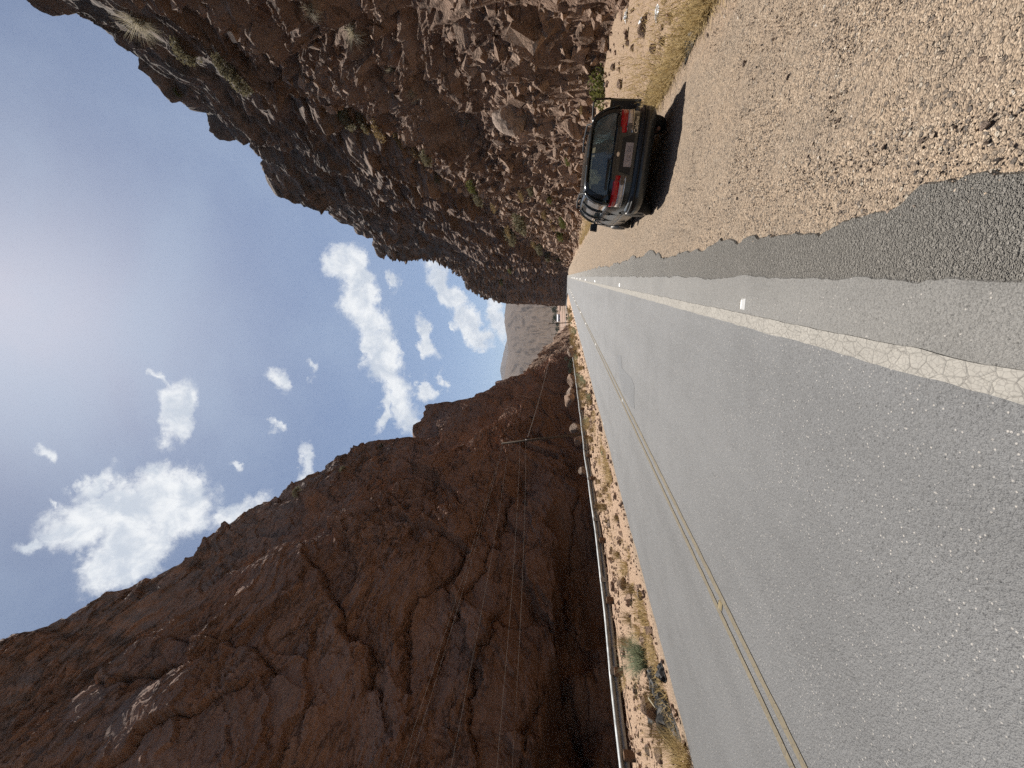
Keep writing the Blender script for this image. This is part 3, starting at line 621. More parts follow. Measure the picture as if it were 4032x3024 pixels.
# stony verge on the left
n = 4200; yy = 2 + RNG.exponential(15, n); yy = yy[yy < 75]; n = len(yy); xx = xrail(yy) - 0.9 + RNG.uniform(0, 1, n) * (-7.15 - xrail(yy) + 0.9)
sz = np.clip(0.030 * np.exp(RNG.normal(0, 0.65, n)) * (1 + yy / 30), 0.02, 0.26)
V, F, t = shards(np.stack([xx, yy, gz(xx, yy)], -1), sz, RNG, (0.4, 0.8), 0.3)
stuff(mesh_np('rubble', V, F, M['rubble'], False, None, {'tint': t}), 'reddish stones littering the verge between the road and the guardrail', 'rubble')
n = 900; yy = RNG.uniform(5, 60, n); tt = RNG.uniform(0, 1, n); b0 = np.interp(yy, rk[:, 0], rk[:, 1]); xx = 3.55 + (b0 + 0.6 - 3.55) * tt; ok_ = b0 > 3.7
sz = np.clip(0.045 * np.exp(RNG.normal(0.1, 0.65, n)), 0.025, 0.26)
V, F, t = shards(np.stack([xx, yy, gz(xx, yy)], -1)[ok_], sz[ok_], RNG, (0.4, 0.9), 0.4)
stuff(mesh_np('rubble', V, F, M['rubble'], False, None, {'tint': t}), 'fallen stones along the foot of the slope by the gravel shoulder', 'rubble')

def blades(P, L, lean, rng, w=0.006, seg=3, wind=(0.0, 0.0), curl=0.7, azim=None):
    """thin curved grass blades as quads: P roots, L lengths"""
    n = len(P); az = rng.uniform(0, 2 * np.pi, n) if azim is None else azim
    ln = lean * rng.uniform(0.3, 1.3, n); V = np.zeros((n, seg + 1, 2, 3)); side = np.stack([-np.sin(az), np.cos(az), np.zeros(n)], -1)
    p = P.copy(); 
    for k in range(seg + 1):
        ww = w * (1 - k / (seg + 0.35)); V[:, k, 0] = p - side * ww * L[:, None]**0.3; V[:, k, 1] = p + side * ww * L[:, None]**0.3
        an = ln * (1 + curl * 1.6 * k / seg); st = L / seg
        p = p + np.stack([np.cos(az) * np.sin(an) + wind[0] * k / seg, np.sin(az) * np.sin(an) + wind[1] * k / seg, np.cos(an)], -1) * st[:, None]
    F = []
    base = (np.arange(n) * (seg + 1) * 2)[:, None]
    for k in range(seg): F.append(base + np.array([2 * k, 2 * k + 1, 2 * k + 3, 2 * k + 2])[None])
    return V.reshape(-1, 3), np.stack(F, 1).reshape(-1, 4)
# dry grass strip between gravel and slope, and along the left edge of the asphalt
n = 26000; yy = 5.5 + 43 * RNG.uniform(0, 1, n)**1.5; b0 = np.interp(yy, rk[:, 0], rk[:, 1]); xx = 3.35 + np.abs(RNG.normal(0, 0.35, n)) * np.where(RNG.uniform(0, 1, n) < 0.55, 1, 4) * np.clip((b0 - 3.3) / 3, 0.25, 1)
c_ = fbm(xx * 0.8, yy * 0.5, 501, 3) > -0.2; xx, yy = xx[c_], yy[c_]; n = len(xx)
V, F = blades(np.stack([xx, yy, gz(xx, yy) - 0.01], -1), RNG.uniform(0.14, 0.45, n), 1.0, RNG, 0.010)
stuff(mesh_np('dry_grass', V, F, M['straw']), 'flattened yellow straw between the gravel shoulder and the rocks', 'dry grass')
n = 14000; yy = 2.5 + RNG.exponential(16, n); yy = yy[yy < 120]; n = len(yy); xx = -7.45 - np.abs(RNG.normal(0, 0.45, n)) * (1 + yy / 35) - 0.02 * yy
xx = xx - 3.6 * RNG.uniform(0, 1, n) * (RNG.uniform(0, 1, n) < 0.25 + 0.25 * (yy > 25)); c_ = fbm(xx * 0.9, yy * 0.45, 511, 3) > 0.10; xx, yy = xx[c_], yy[c_]; n = len(xx)
V, F = blades(np.stack([xx, yy, gz(xx, yy) - 0.01], -1), RNG.uniform(0.08, 0.26, n) * (1 + yy / 80), 0.8, RNG, 0.008 * 1.6)
stuff(mesh_np('dry_grass', V, F, M['straw']), 'low yellow straw fringing the left edge of the asphalt', 'dry grass')
print('stuff', time.time() - T0)

# ------------------------------------------------------------------ plants one can point to
def tuft_mesh(name, n, rad, Lr, lean, mat, w=0.006, wind=(0, 0), seed=0, curl=0.7):
    rng = np.random.default_rng(seed); a = rng.uniform(0, 2 * np.pi, n); r = rad * np.sqrt(rng.uniform(0, 1, n))
    P = np.stack([r * np.cos(a), r * np.sin(a), np.full(n, -0.02)], -1)
    V, F = blades(P, rng.uniform(*Lr, n), lean, rng, w, 4, wind, curl, a + rng.normal(0, 0.7, n))
    o = mesh_np(name, V, F, mat); me = o.data; bpy.data.objects.remove(o); return me
def bush_mesh(name, n, dims, leaf, mat, seed=0, twigs=26):
    rng = np.random.default_rng(seed); V = []; 
    k = rng.normal(size=(n, 3)); k /= np.linalg.norm(k, axis=1)[:, None]; rr = rng.uniform(0.25, 1, n)**0.5
    cl = rng.normal(size=(14, 3)); cl /= np.linalg.norm(cl, axis=1)[:, None]
    best = np.max(k @ cl.T, axis=1); rr *= 0.55 + 0.6 * sstep(0.55, 0.98, best)
    P = k * rr[:, None] * np.array(dims) ; P[:, 2] = np.abs(P[:, 2]) * 1.0 + 0.03
    Rm = rand_rot(n, rng); q = np.array([(-1, -0.45, 0), (1, -0.45, 0.15), (1, 0.45, 0), (-1, 0.45, -0.15)]) * leaf
    VV = np.einsum('nij,kj->nki', Rm, q) * rng.uniform(0.6, 1.4, n)[:, None, None] + P[:, None, :]
    o = mesh_np(name, VV.reshape(-1, 3), np.arange(n * 4).reshape(n, 4), mat); me = o.data; bpy.data.objects.remove(o)
    b = MB()
    for i in range(twigs):
        d = k[i] * np.array(dims) * 0.8; d[2] = abs(d[2]); b.tube([(0, 0, -0.05), tuple(d * 0.5 + rng.normal(0, 0.03, 3)), tuple(d)], [0.012, 0.008, 0.004], 4, False)
    t = b.build('twigs', M['twig']); tm = t.data; bpy.data.objects.remove(t)
    return me, tm
def put(name, me, loc, sc, rz, label, cat, group=None, tilt=None):
    o = bpy.data.objects.new(name, me); col.objects.link(o); o.location = loc; o.scale = (sc,) * 3 if not hasattr(sc, '__len__') else sc; o.rotation_euler = (tilt[0] if tilt else 0, tilt[1] if tilt else 0, rz)
    return tag(o, label, cat, group)
TU = [tuft_mesh('tuft', 130, 0.10, (0.20, 0.42), 0.45, M['straw_brown'], 0.006, (0, 0), 1), tuft_mesh('tuft', 110, 0.13, (0.16, 0.36), 0.6, M['straw'], 0.006, (0, 0), 2), tuft_mesh('tuft', 150, 0.09, (0.22, 0.5), 0.38, M['straw_brown'], 0.005, (0.05, 0), 3), tuft_mesh('tuft', 130, 0.12, (0.2, 0.4), 0.5, M['green_grass'], 0.006, (0, 0), 4)]
zt = lambda zx, zy: (2200 + zx / 1.3554, 1800 + zy / 1.3554)
k_ = 0
for (zx, zy, s) in ((230, 22, 1.3), (222, 132, 1.1), (225, 202, 1.1), (282, 216, 1.0), (248, 268, 1.6), (322, 524, 1.2), (368, 592, 1.7), (412, 704, 1.2), (388, 862, 1.2), (438, 938, 1.3), (352, 988, 1.2), (386, 992, 1.0), (336, 1200, 1.3), (640, 1505, 1.5), (545, 1270, 1.2), (300, 120, 0.9), (265, 175, 1.0), (330, 330, 0.9), (440, 830, 1.0)):
    p = gpt(*zt(zx, zy), z=-0.25)
    k_ += 1; put('grass_tuft', TU[(k_ * 7) % 3], (p[0], p[1], float(gz(p[0], p[1]))), s, k_ * 1.7, 'dry brown grass tuft standing on the reddish stones of the near left verge', 'grass tuft', 'grass tufts on the near left verge')
for i in range(85):
    y = 24 + 95 * (i / 85.0)**1.3; x = -7.7 - (4.4 + 0.02 * y) * random.random()**0.8
    put('grass_tuft', TU[[0, 1, 2, 0, 3][i % 5]], (x, y, float(gz(x, y))), random.uniform(1.0, 2.0) * (1 + y / 130), i * 2.1, 'scruffy grass tuft far down the left verge, beyond the leaning pole' if False else 'scruffy grass tuft among the weeds further down the left verge', 'grass tuft', 'grass tufts further down the left verge')
bush_me = tuft_mesh('grass_clump', 620, 0.20, (0.40, 0.85), 0.62, M['green_grass'], 0.0065, (0, 0), 12, 0.9)
p = gpt(*zt(470, 1075), z=-0.22); put('grass_clump', bush_me, (p[0], p[1], float(gz(p[0], p[1]))), 1.0, 0.4, 'round blue-green grass clump on the verge, the largest plant beside the guardrail', 'grass clump')
p = gpt(*zt(690, 1650), z=-0.15); put('grass_clump', tuft_mesh('grass_clump', 380, 0.22, (0.25, 0.5), 0.7, M['straw'], 0.006, (0, 0), 13, 0.8), (p[0], p[1], float(gz(p[0], p[1]))), 1.2, 0.4, 'yellow straw clump at the asphalt edge next to the black torn sheeting', 'grass clump')
# shrubs and hanging tussocks on the right-hand slope (where a sight line meets the rock)
SH = [bush_mesh('shrub', 900, (0.75, 0.75, 0.6), 0.055, M['leaf_grey'], 21), bush_mesh('shrub', 850, (0.7, 0.7, 0.65), 0.05, M['leaf_green'], 22), bush_mesh('shrub', 700, (0.9, 0.8, 0.5), 0.05, M['straw_brown'], 23)]
def shrub(kind, loc, sc, rz, label, group=None, cat='shrub'):
    o = bpy.data.objects.new('shrub', SH[kind][0]); tag(o, label, cat, group); col.objects.link(o); o.location = loc; o.scale = (sc,) * 3; o.rotation_euler = (0, 0, rz)
    t = bpy.data.objects.new('twigs', SH[kind][1]); col.objects.link(t); t.parent = o; return o
for i, (x, y, kd, ps) in enumerate(((742, 181, 0, 70), (960, 304, 0, 70), (900, 250, 0, 60), (1386, 463, 0, 60), (1440, 478, 0, 50), (1500, 498, 2, 60), (1359, 443, 1, 45), (1456, 489, 2, 50), (1582, 540, 2, 55), (1640, 575, 2, 55), (1690, 610, 0, 60), (1869, 725, 1, 55), (1896, 769, 0, 60), (2071, 866, 0, 95), (2028, 911, 0, 85), (2010, 900, 2, 50),
                                    (2137, 971, 0, 55), (2110, 950, 2, 45), (1980, 1110, 1, 26), (2013, 1062, 1, 26), (2060, 760, 2, 45), (2100, 740, 0, 45), (2150, 840, 2, 40), (2185, 880, 2, 40), (1950, 800, 2, 45), (1730, 690, 0, 45), (2165, 1005, 0, 40))):
    P, N_ = hit(bvR, x, y)
    if P is None: continue
    rngp = (P - Vector((0, 0, CH))).length; sc = ps / FPX * rngp / 1.3
    lab = ['grey-leaved shrub rooted among the rocks of the slope behind the car', 'olive green shrub rooted among the rocks of the slope behind the car', 'straw-brown dry shrub rooted among the rocks of the slope behind the car'][kd]
    shrub(kd, P, sc, i * 1.3, lab, ['grey shrubs', 'olive shrubs', 'straw-brown shrubs'][kd] + ' on the right-hand slope')
for x, y, kd, ps, lab in ((2173, 775, 1, 42, 'small bright green shrub just above the roof rail of the car'), (2218, 923, 1, 46, 'bright green shrub at the slope foot, left of the car mirror'), (2230, 869, 1, 50, 'yellow-green shrub low on the slope, above the car mirror'), (2206, 1019, 1, 30, 'green shrub at the slope foot beside the road sign'), (706, 358, 1, 24, 'lone small shrub sticking out against the sky on the clifftop'), (2293, 416, 2, 36, 'dry shrub right behind the open car door'), (2245, 630, 1, 34, 'green shrub just behind the car antenna')):
    P, N_ = hit(bvR, x, y)
    if P is not None: shrub(kd, P, ps / FPX * (P - Vector((0, 0, CH))).length / 1.3, 0.7, lab)
P, N_ = hit(bvR, 2365, 305); shrub(1, (P.x - 0.3, P.y - 0.2, P.z - 0.45), 1.25, 0.3, 'large dark green bush holding plastic litter at the slope foot behind the open door')
TR = Vector((P.x, P.y, P.z))
hang = tuft_mesh('hanging_tussock', 520, 0.16, (0.5, 1.15), 1.5, M['straw_pale'], 0.0075, (-0.06, -0.06), 31, 0.75)
for i, (x, y, s, lab) in enumerate(((1385, 120, 1.25, 'largest pale dry tussock hanging from the rock ledge high on the slope'), (1225, 35, 0.8, 'pale straw tuft on the ledge above the largest hanging tussock'), (1837, 474, 0.7, 'small white-tipped dry tussock on the talus above the big pale boulder'), (1548, 285, 0.9, 'brown drooping tussock on the slope below the largest hanging one'), (1625, 360, 0.75, 'yellow tussock on a rock step in the middle of the slope'), (545, 75, 1.3, 'whitish tussock patch near the clifftop'))):
    P, N_ = hit(bvR, x, y)
    if P is not None: put('hanging_tussock', hang, P + N_ * 0.05, s * (1 if i != 5 else 1.6), i, lab, 'tussock', None, (0.2, -0.5))
for i, (x, y, s) in enumerate(((1330, 1838, 1.5), (1480, 1745, 1.4), (1700, 1540, 1.6), (1770, 1500, 1.2), (500, 2230, 1.6), (1150, 1920, 1.4))):
    P, N_ = hit(bvL, x + 25, y + 18)
    if P is not None: shrub(0, P, s, i, 'grey shrub clinging near the crest of the shaded left cliff', 'shrubs on the crest of the left cliff')
# ------------------------------------------------------------------ single boulders
def rock_mesh(name, seed, mat, dims=(1, 1, 1), facets=9):
    rng = np.random.default_rng(seed); n = 14; a = np.linspace(0, np.pi, n); b = np.linspace(0, 2 * np.pi, 2 * n, endpoint=False)
    A, B = np.meshgrid(a, b, indexing='ij'); D = np.stack([np.sin(A) * np.cos(B), np.sin(A) * np.sin(B), np.cos(A)], -1)
    pn = rng.normal(size=(facets + 2, 3)); pn /= np.linalg.norm(pn, axis=1)[:, None]; pd = rng.uniform(0.55, 0.95, len(pn))
    r = np.min(np.where(D @ pn.T > 0.05, pd / np.maximum(D @ pn.T, 0.05), 1.25), axis=-1); r = np.minimum(r, 1.15) + 0.008 * rng.normal(size=r.shape)
    V = (D * r[..., None] * np.array(dims)).reshape(-1, 3); F = []
    m2 = 2 * n
    for i in range(n - 1):
        for j in range(m2): F.append((i * m2 + j, i * m2 + (j + 1) % m2, (i + 1) * m2 + (j + 1) % m2, (i + 1) * m2 + j))
    o = mesh_np(name, V, np.array(F)[:, ::-1], mat, False, None, {'tint': np.full(len(V), rng.uniform(0.3, 0.9))}); me = o.data; bpy.data.objects.remove(o); return me
def boulder(seed, loc, s, dims, mat, label, group=None, rz=0.0, name='boulder'):
    return put(name, rock_mesh(name, seed, M[mat], dims), loc, s, rz, label, 'boulder' if name == 'boulder' else 'rock', group)
for i, (x, y, px, dims, mat, lab) in enumerate(((2035, 455, 72, (0.7, 0.9, 1.0), 'rock_pale', 'largest pale boulder on the talus, a smooth light slab above the car roof'), (2250, 490, 45, (0.9, 1.0, 1.0), 'rubble', 'big brown block directly above the car rear window'), (1835, 130, 40, (0.6, 0.8, 1.2), 'rubble', 'long pale slab lying on the slope near the top edge'),
        (2310, 120, 48, (0.8, 1.0, 0.6), 'rubble', 'large dark outcrop block at the slope foot right of the bush'), (2205, 600, 26, (1, 1, 0.8), 'rubble', 'square brown block on the talus left of the biggest pale boulder'), (1960, 560, 24, (1, 0.8, 0.7), 'rock_pale', 'middle-sized pale boulder up the talus from the car antenna'), (2130, 330, 30, (0.8, 1, 0.8), 'rubble', 'brown boulder on the slope above the open car door'), (2060, 700, 22, (1, 0.8, 0.8), 'rubble', 'small brown boulder on the talus among the shrubs'))):
    P, N_ = hit(bvR, x, y); rr = (P - Vector((0, 0, CH))).length; boulder(600 + i, P + N_ * 0.05, px / FPX * rr, dims, mat, lab, None, i * 0.8)
for i, (x, y, X_, s, dims, mat, lab) in enumerate(((2292, 1855, -14.6, 0.50, (0.6, 0.9, 0.9), 'rock_pale', 'pinkish white boulder showing above the guardrail, nearest of those behind it'), (2268, 1688, -14.6, 0.62, (0.8, 1, 0.9), 'rock_pale', 'pale boulder behind the guardrail, just beyond the leaning pole'), (2276, 1738, -13.9, 0.5, (0.7, 0.9, 0.9), 'rubble', 'brown boulder behind the guardrail, just before the leaning pole'),
        (2240, 1575, -14.8, 0.9, (0.9, 1.1, 0.8), 'rubble', 'larger red boulder behind the far part of the guardrail'), (2246, 1545, -14.3, 0.7, (0.9, 1.1, 0.8), 'rock_pale', 'pink boulder next to the larger red one behind the far guardrail'), (2252, 1500, -14.5, 1.0, (0.9, 1.1, 0.6), 'rubble', 'low red boulder where the guardrail sinks into the weeds'))):
    w = ray(x, y); tt = X_ / w[0]; boulder(640 + i, (X_, w[1] * tt, CH + w[2] * tt), s, dims, mat, lab, None, i)
for i, (x, y, s) in enumerate(((2272, 1388, 1.0), (2280, 1372, 0.7))):
    w = ray(x, y); tt = -11.2 / w[0]
    boulder(660 + i, (-11.2, w[1] * tt, float(gz(-11.2, w[1] * tt)) + 0.4), s, (0.8, 1.0, 0.9), 'rock_pale', ['round cream boulder at the far end of the left verge, the bigger of two', 'smaller cream boulder touching the round one at the far end of the left verge'][i])
for i, (zx, zy, s) in enumerate(((350, 672, 0.22), (275, 360, 0.16), (522, 1350, 0.30), (405, 1245, 0.13), (560, 1585, 0.14), (480, 1560, 0.11), (250, 340, 0.12), (460, 735, 0.12))):
    p = gpt(*zt(zx, zy), z=-0.25); boulder(670 + i, (p[0], p[1], float(gz(p[0], p[1])) + s * 0.3), s, (1, 0.9, 0.7), 'rubble' if i % 2 == 0 else 'rock_pale', 'fist to head sized stone lying among the gravel of the near left verge', 'stones on the near left verge', i, 'rock')
for i, (x, y, s) in enumerate(((2545, 120, 0.16), (2600, 165, 0.10), (2635, 160, 0.07), (2570, 190, 0.10), (2440, 260, 0.14), (2460, 330, 0.16))):
    p = gpt(x, y, -0.05); boulder(690 + i, (p[0], p[1], float(gz(p[0], p[1])) + s * 0.3), s, (1, 0.9, 0.7), 'rubble', 'reddish stone lying in the straw at the foot of the right-hand slope', 'stones in the straw by the slope', i, 'rock')
for i, (x, y, s) in enumerate(((3705, 222, 0.022), (3955, 225, 0.036), (3950, 275, 0.03), (3540, 575, 0.022), (3350, 470, 0.025), (3963, 490, 0.028), (2925, 250, 0.04), (2760, 140, 0.05), (3697, 550, 0.022), (3120, 300, 0.03))):
    p = gpt(x, y, -0.08); boulder(700 + i, (p[0], p[1], float(gz(p[0], p[1])) + s * 0.25), s * 0.75, (1, 0.7, 0.55), 'rock_pale', 'larger loose stone lying on the tan gravel shoulder', 'larger stones on the gravel shoulder', i, 'rock')

# ------------------------------------------------------------------ guardrail
def rail_z(y): return np.interp(y, [0, 16, 26, 60], [-0.45, -0.45, -0.24, -0.22])
def guardrail(y0, y1, posts, label, low=0.0):
    root = empty('guardrail', (float(xrail((y0 + y1) / 2)), (y0 + y1) / 2, 0)); ox, oy = root.location.x, root.location.y
    tag(root, label, 'guardrail')
    prof = [(0.0, 0.155), (0.028, 0.150), (0.075, 0.118), (0.082, 0.085), (0.075, 0.052), (0.012, 0.018), (0.006, 0.0), (0.012, -0.018), (0.075, -0.052), (0.082, -0.085), (0.075, -0.118), (0.028, -0.150), (0.0, -0.155)]
    ys = np.arange(y0, y1 + 0.01, 0.5); V = []
    for y in ys:
        zc = float(rail_z(y)) + 0.40 - low + 0.012 * math.sin(y * 1.3)
        for (a, b) in prof: V.append((float(xrail(y)) + a - ox, y - oy, zc + b))
    n = len(prof); F = []
    for i in range(len(ys) - 1):
        for j in range(n - 1): F.append((i * n + j, (i + 1) * n + j, (i + 1) * n + j + 1, i * n + j + 1))
    o = mesh_py('rail', V, F, M['galv'], True, root); so_ = o.modifiers.new('s', 'SOLIDIFY'); so_.thickness = 0.006
    for y in np.arange(y0 + 2, y1, 3.8):
        b = MB(); b.box((float(xrail(y)) + 0.085 - ox, y - oy, float(rail_z(y)) + 0.40 - low), (0.006, 0.34, 0.29)); b.build('splice', M['galv'], root)
    for y in posts:
        b = MB(); x = float(xrail(y)); zb = float(rail_z(y))
        b.box((x + 0.17 - ox, y - oy, zb + 0.06 - low), (0.17, 0.22, 0.66)); b.build('post', M['wood'], root)
        b = MB(); b.box((x - 0.06 - ox, y - oy, zb + 0.38 - low), (0.10, 0.16, 0.22)); b.build('block', M['wood'], root)
    return root
guardrail(-6, 66, [-3.2, 0.2, 3.6, 6.2, 8.76, 11.1, 13.88, 17.22, 19.72, 22.5, 25.3, 28.2, 31.3, 34.6, 38, 41.5, 45, 49, 53, 57, 61, 65], 'galvanised steel guardrail on wooden posts along the left verge')
guardrail(120, 205, list(np.arange(121, 205, 4.0)), 'distant second guardrail beyond the cream boulders on the left verge', 0.05)

# ------------------------------------------------------------------ utility poles and wires
def pole(base, top, r0, r1, label, arm=True, armaz=0.4, n=10):
    root = empty('utility_pole', base); tag(root, label, 'utility pole')
    d = Vector(top) - Vector(base); b = MB(); b.tube([(0, 0, -0.4), d * 0.5, d], [r0, (r0 + r1) / 2, r1], n); b.build('pole', M['pole_wood'], root, True)
    if arm:
        b = MB(); c = d * 0.965; ax = Vector((math.cos(armaz), math.sin(armaz), 0)); hw = d.length * 0.085
        b.tube([c - ax * hw, c + ax * hw], r1 * 0.5, 6); b.build('crossarm', M['pole_wood'], root)
        for q in (-0.85, 0, 0.85):
            b = MB(); b.lathe([(0, r1 * 0.2), (r1 * 0.4, r1 * 0.45), (r1 * 0.9, r1 * 0.4), (r1 * 1.3, r1 * 0.15)], c + ax * hw * q + Vector((0, 0, r1 * 0.4)), 8, 'z'); b.build('insulator', M['clear_lens'], root)
    return root
w0 = ray(2290, 1703); B0 = w0 * (31 / w0[1]) + np.array([0, 0, CH]); w1 = ray(1975, 1747); T1 = w1 * (31.3 / w1[1]) + np.array([0, 0, CH])
B0[2] = -0.5; pl = pole(B0, T1, 0.13, 0.085, 'leaning wooden utility pole right behind the guardrail', False)
b = MB(); wq = ray(2080, 1724); Q = wq * (31.1 / wq[1]) + np.array([0, 0, CH]); b.box((Q[0] - B0[0], Q[1] - B0[1] - 0.1, Q[2] - B0[2]), (0.10, 0.10, 0.26)); b.build('bracket', M['black'], pl)
b = MB(); b.lathe([(0, 0.03), (0.03, 0.06), (0.09, 0.055), (0.12, 0.02)], (Q[0] - B0[0] - 0.12, Q[1] - B0[1] - 0.12, Q[2] - B0[2] + 0.1), 10, 'z'); b.build('insulator', M['white_plastic'], pl)
def far_pole(xb, yb, xt, yt, Y, label, arm=True, r=0.14):
    a = ray(xb, yb); c = ray(xt, yt); pb = a * (Y / a[1]) + np.array([0, 0, CH]); pt = c * (Y / c[1]) + np.array([0, 0, CH])
    pole(tuple(pb), tuple(pt), r, r * 0.75, label, arm, 0.2, 8)
far_pole(2243, 1270, 2160, 1275, 165, 'tallest dark distant utility pole standing by the road bend', True, 0.20)
far_pole(2232, 1314, 2171, 1317, 260, 'distant utility pole with crossarm at the foot of the far spur', True, 0.18)
far_pole(2228, 1290, 2196, 1292, 330, 'thinnest and shortest of the distant utility poles', False, 0.16)
def wire(p, q, sag, label, r=0.0042):
    p, q = Vector(p), Vector(q); pts = [p.lerp(q, t) - Vector((0, 0, sag * 4 * t * (1 - t))) for t in np.linspace(0, 1, 28)]
    b = MB(); b.tube(pts, r, 5, False); tag(b.build('power_line', M['wire'], None, True), label, 'wire')
def px3(x, y, Y):
    w = ray(x, y); return tuple(w * (Y / w[1]) + np.array([0, 0, CH]))
def past(x0, y0, Y0, x1, y1, Y1, ext):
    a, c = np.array(px3(x0, y0, Y0)), np.array(px3(x1, y1, Y1)); return tuple(a), tuple(c + (c - a) * ext)
for (x0, y0, x1, y1, Y1, lab) in ((2070, 1727, 1985, 3024, 10.5, 'lowest wire leaving the leaning pole over the verge'), (2048, 1727, 1925, 3024, 10.5, 'second lowest wire leaving the leaning pole'), (1998, 1790, 1745, 3024, 10.5, 'middle wire fixed below the leaning pole top'), (1982, 1747, 1580, 3024, 10.8, 'second highest wire from the leaning pole top'), (1978, 1747, 1550, 3024, 11.2, 'highest wire from the leaning pole top')):
    a, c = past(x0, y0, 31.1, x1, y1, Y1, 0.5); wire(a, c, 0.35, lab)
wire(px3(2078, 1722, 31.2), px3(2162, 1277, 165), 1.5, 'long wire running from the leaning pole to the distant tallest pole', 0.02)
print('rail, poles', time.time() - T0)

# ------------------------------------------------------------------ road studs
def stud(loc, rz, body, label, group, lens=True, s=1.0):
    root = empty('road_stud', loc, (0, 0, rz)); tag(root, label, 'road stud', group)
    b = MB(); w, l, h = 0.055 * s, 0.045 * s, 0.020 * s
    V = [(-w, -l, 0), (w, -l, 0), (w, l, 0), (-w, l, 0), (-w * 0.78, -l * 0.3, h), (w * 0.78, -l * 0.3, h), (w * 0.78, l * 0.3, h), (-w * 0.78, l * 0.3, h)]
    b.add(V, [(3, 2, 1, 0), (4, 5, 6, 7), (0, 1, 5, 4), (1, 2, 6, 5), (2, 3, 7, 6), (3, 0, 4, 7)]); b.build('body', body, root)
    if lens:
        b = MB()
        for q in (-0.55, 0, 0.55): b.box((q * w * 1.1, l * 0.68, h * 0.62), (w * 0.42, 0.004 * s, h * 0.5))
        b.build('lens', M['cateye_lens'], root)
    return root
s0 = stud((-0.325, 4.17, 0.018), 0.03, M['cateye'], 'nearest white reflective road stud beside the cracked edge line', None, True, 1.0)
for y in (13.0, 23.0, 32.9, 43, 53, 63, 73, 83): stud((-0.325, y, 0.018), 0, M['cateye'], 'white reflective road stud beside the right edge line, further along', 'studs along the right edge line', False, 0.9 + y / 170)
stud((-3.63, 3.82, 0.022), 0.1, M['cateye_y'], 'nearest yellowish road stud between the double yellow lines', None, True, 0.85)
for y in (11.4, 21.4, 31.2, 41, 51, 61, 71, 81, 91, 101, 111): stud((-3.63, y, 0.022), 0, M['cateye'], 'pale road stud between the yellow lines, further along', 'studs along the centre line', False, 0.8 + y / 150)
for y in (17.5, 27.5, 38, 48, 58, 68, 78, 90): stud((-6.72, y, float(gz(-6.72, y)) + 0.02), 0, M['cateye'], 'white road stud along the left edge of the asphalt', 'studs along the left asphalt edge', False, 0.8 + y / 150)

# ------------------------------------------------------------------ litter
def crumple(name, loc, dims, mat, seed, label, cat, rz=0.0, n=14, rough=0.35):
    rng = np.random.default_rng(seed); u = np.linspace(-1, 1, n); U, W = np.meshgrid(u, u, indexing='ij')
    rr = np.sqrt(U * U + W * W); e = 1 + 0.35 * fbm(np.arctan2(W, U) * 1.2 + seed, rr * 0, seed, 3)
    Z = (1 - np.clip(rr, 0, 1)**2) * 0.7 + rough * fbm(U * 2.2 + seed, W * 2.2, seed, 4); Z = np.where(rr > 0.92, Z * 0.2, Z)
    V = np.stack([U * e * dims[0], W * e * dims[1], Z * dims[2]], -1).reshape(-1, 3)
    o = mesh_np(name, V, grid_faces(n, n), M[mat], False); o.location = loc; o.rotation_euler = (0, 0, rz); m_ = o.modifiers.new('s', 'SOLIDIFY'); m_.thickness = 0.004; m_.offset = 0
    return tag(o, label, cat)
def on(x, y, z=-0.05): p = gpt(x, y, z); return (p[0], p[1], float(gz(p[0], p[1])) + 0.01)
crumple('plastic_sheet', on(2700, 140), (0.11, 0.42, 0.10), 'black_film', 3, 'black plastic sheet at the gravel edge near the top corner', 'litter', 0.15)
crumple('paper_scrap', on(2494, 60), (0.10, 0.12, 0.08), 'white_plastic', 4, 'bigger white paper scrap in the straw at the slope foot', 'litter')
crumple('paper_scrap', on(2537, 88), (0.09, 0.10, 0.06), 'white_plastic', 5, 'smaller white paper scrap in the straw, nearer the gravel', 'litter')
crumple('paper_scrap', on(2592, 45), (0.14, 0.10, 0.06), 'white_plastic', 6, 'flat white paper scrap nearest the right edge of the gravel', 'litter')
for (x, y, mat, s, sd, lab) in ((2466, 253, 'white_plastic', 0.17, 7, 'white plastic bag caught in the dark green bush'), (2402, 290, 'blue_plastic', 0.20, 8, 'bluish plastic bag caught high in the dark green bush'), (2436, 342, 'white_plastic', 0.13, 9, 'cream plastic bag low in the dark green bush'), (2466, 355, 'pink_plastic', 0.17, 10, 'pink plastic bag on the ground below the dark green bush'), (2381, 335, 'white_plastic', 0.07, 11, 'tiny white plastic scrap in the dark green bush')):
    w = ray(x, y); t = (TR - Vector((0, 0, CH))).length - 0.9; crumple('plastic_bag', tuple(w * t + np.array([0, 0, CH])), (s, s, s * 0.9), mat, sd, lab, 'plastic bag', sd)
crumple('plastic_sheet', on(2622, 2790, -0.15), (0.30, 0.75, 0.20), 'black_film', 13, 'largest torn black sheeting heap beside the left asphalt edge', 'litter', 0.25, 22, 0.5)
crumple('plastic_sheet', on(2580, 2705, -0.15), (0.22, 0.40, 0.16), 'black_film', 14, 'black sheeting scrap further from the asphalt, beside the largest heap', 'litter', -0.3)
crumple('plastic_sheet', on(2612, 2650, -0.15), (0.14, 0.17, 0.13), 'black_film', 15, 'small black sheeting lump nearest the blue-green grass clump', 'litter')
crumple('plastic_sheet', on(2562, 2820, -0.2), (0.16, 0.30, 0.10), 'black_film', 16, 'black sheeting strip lying among the stones towards the guardrail', 'litter')
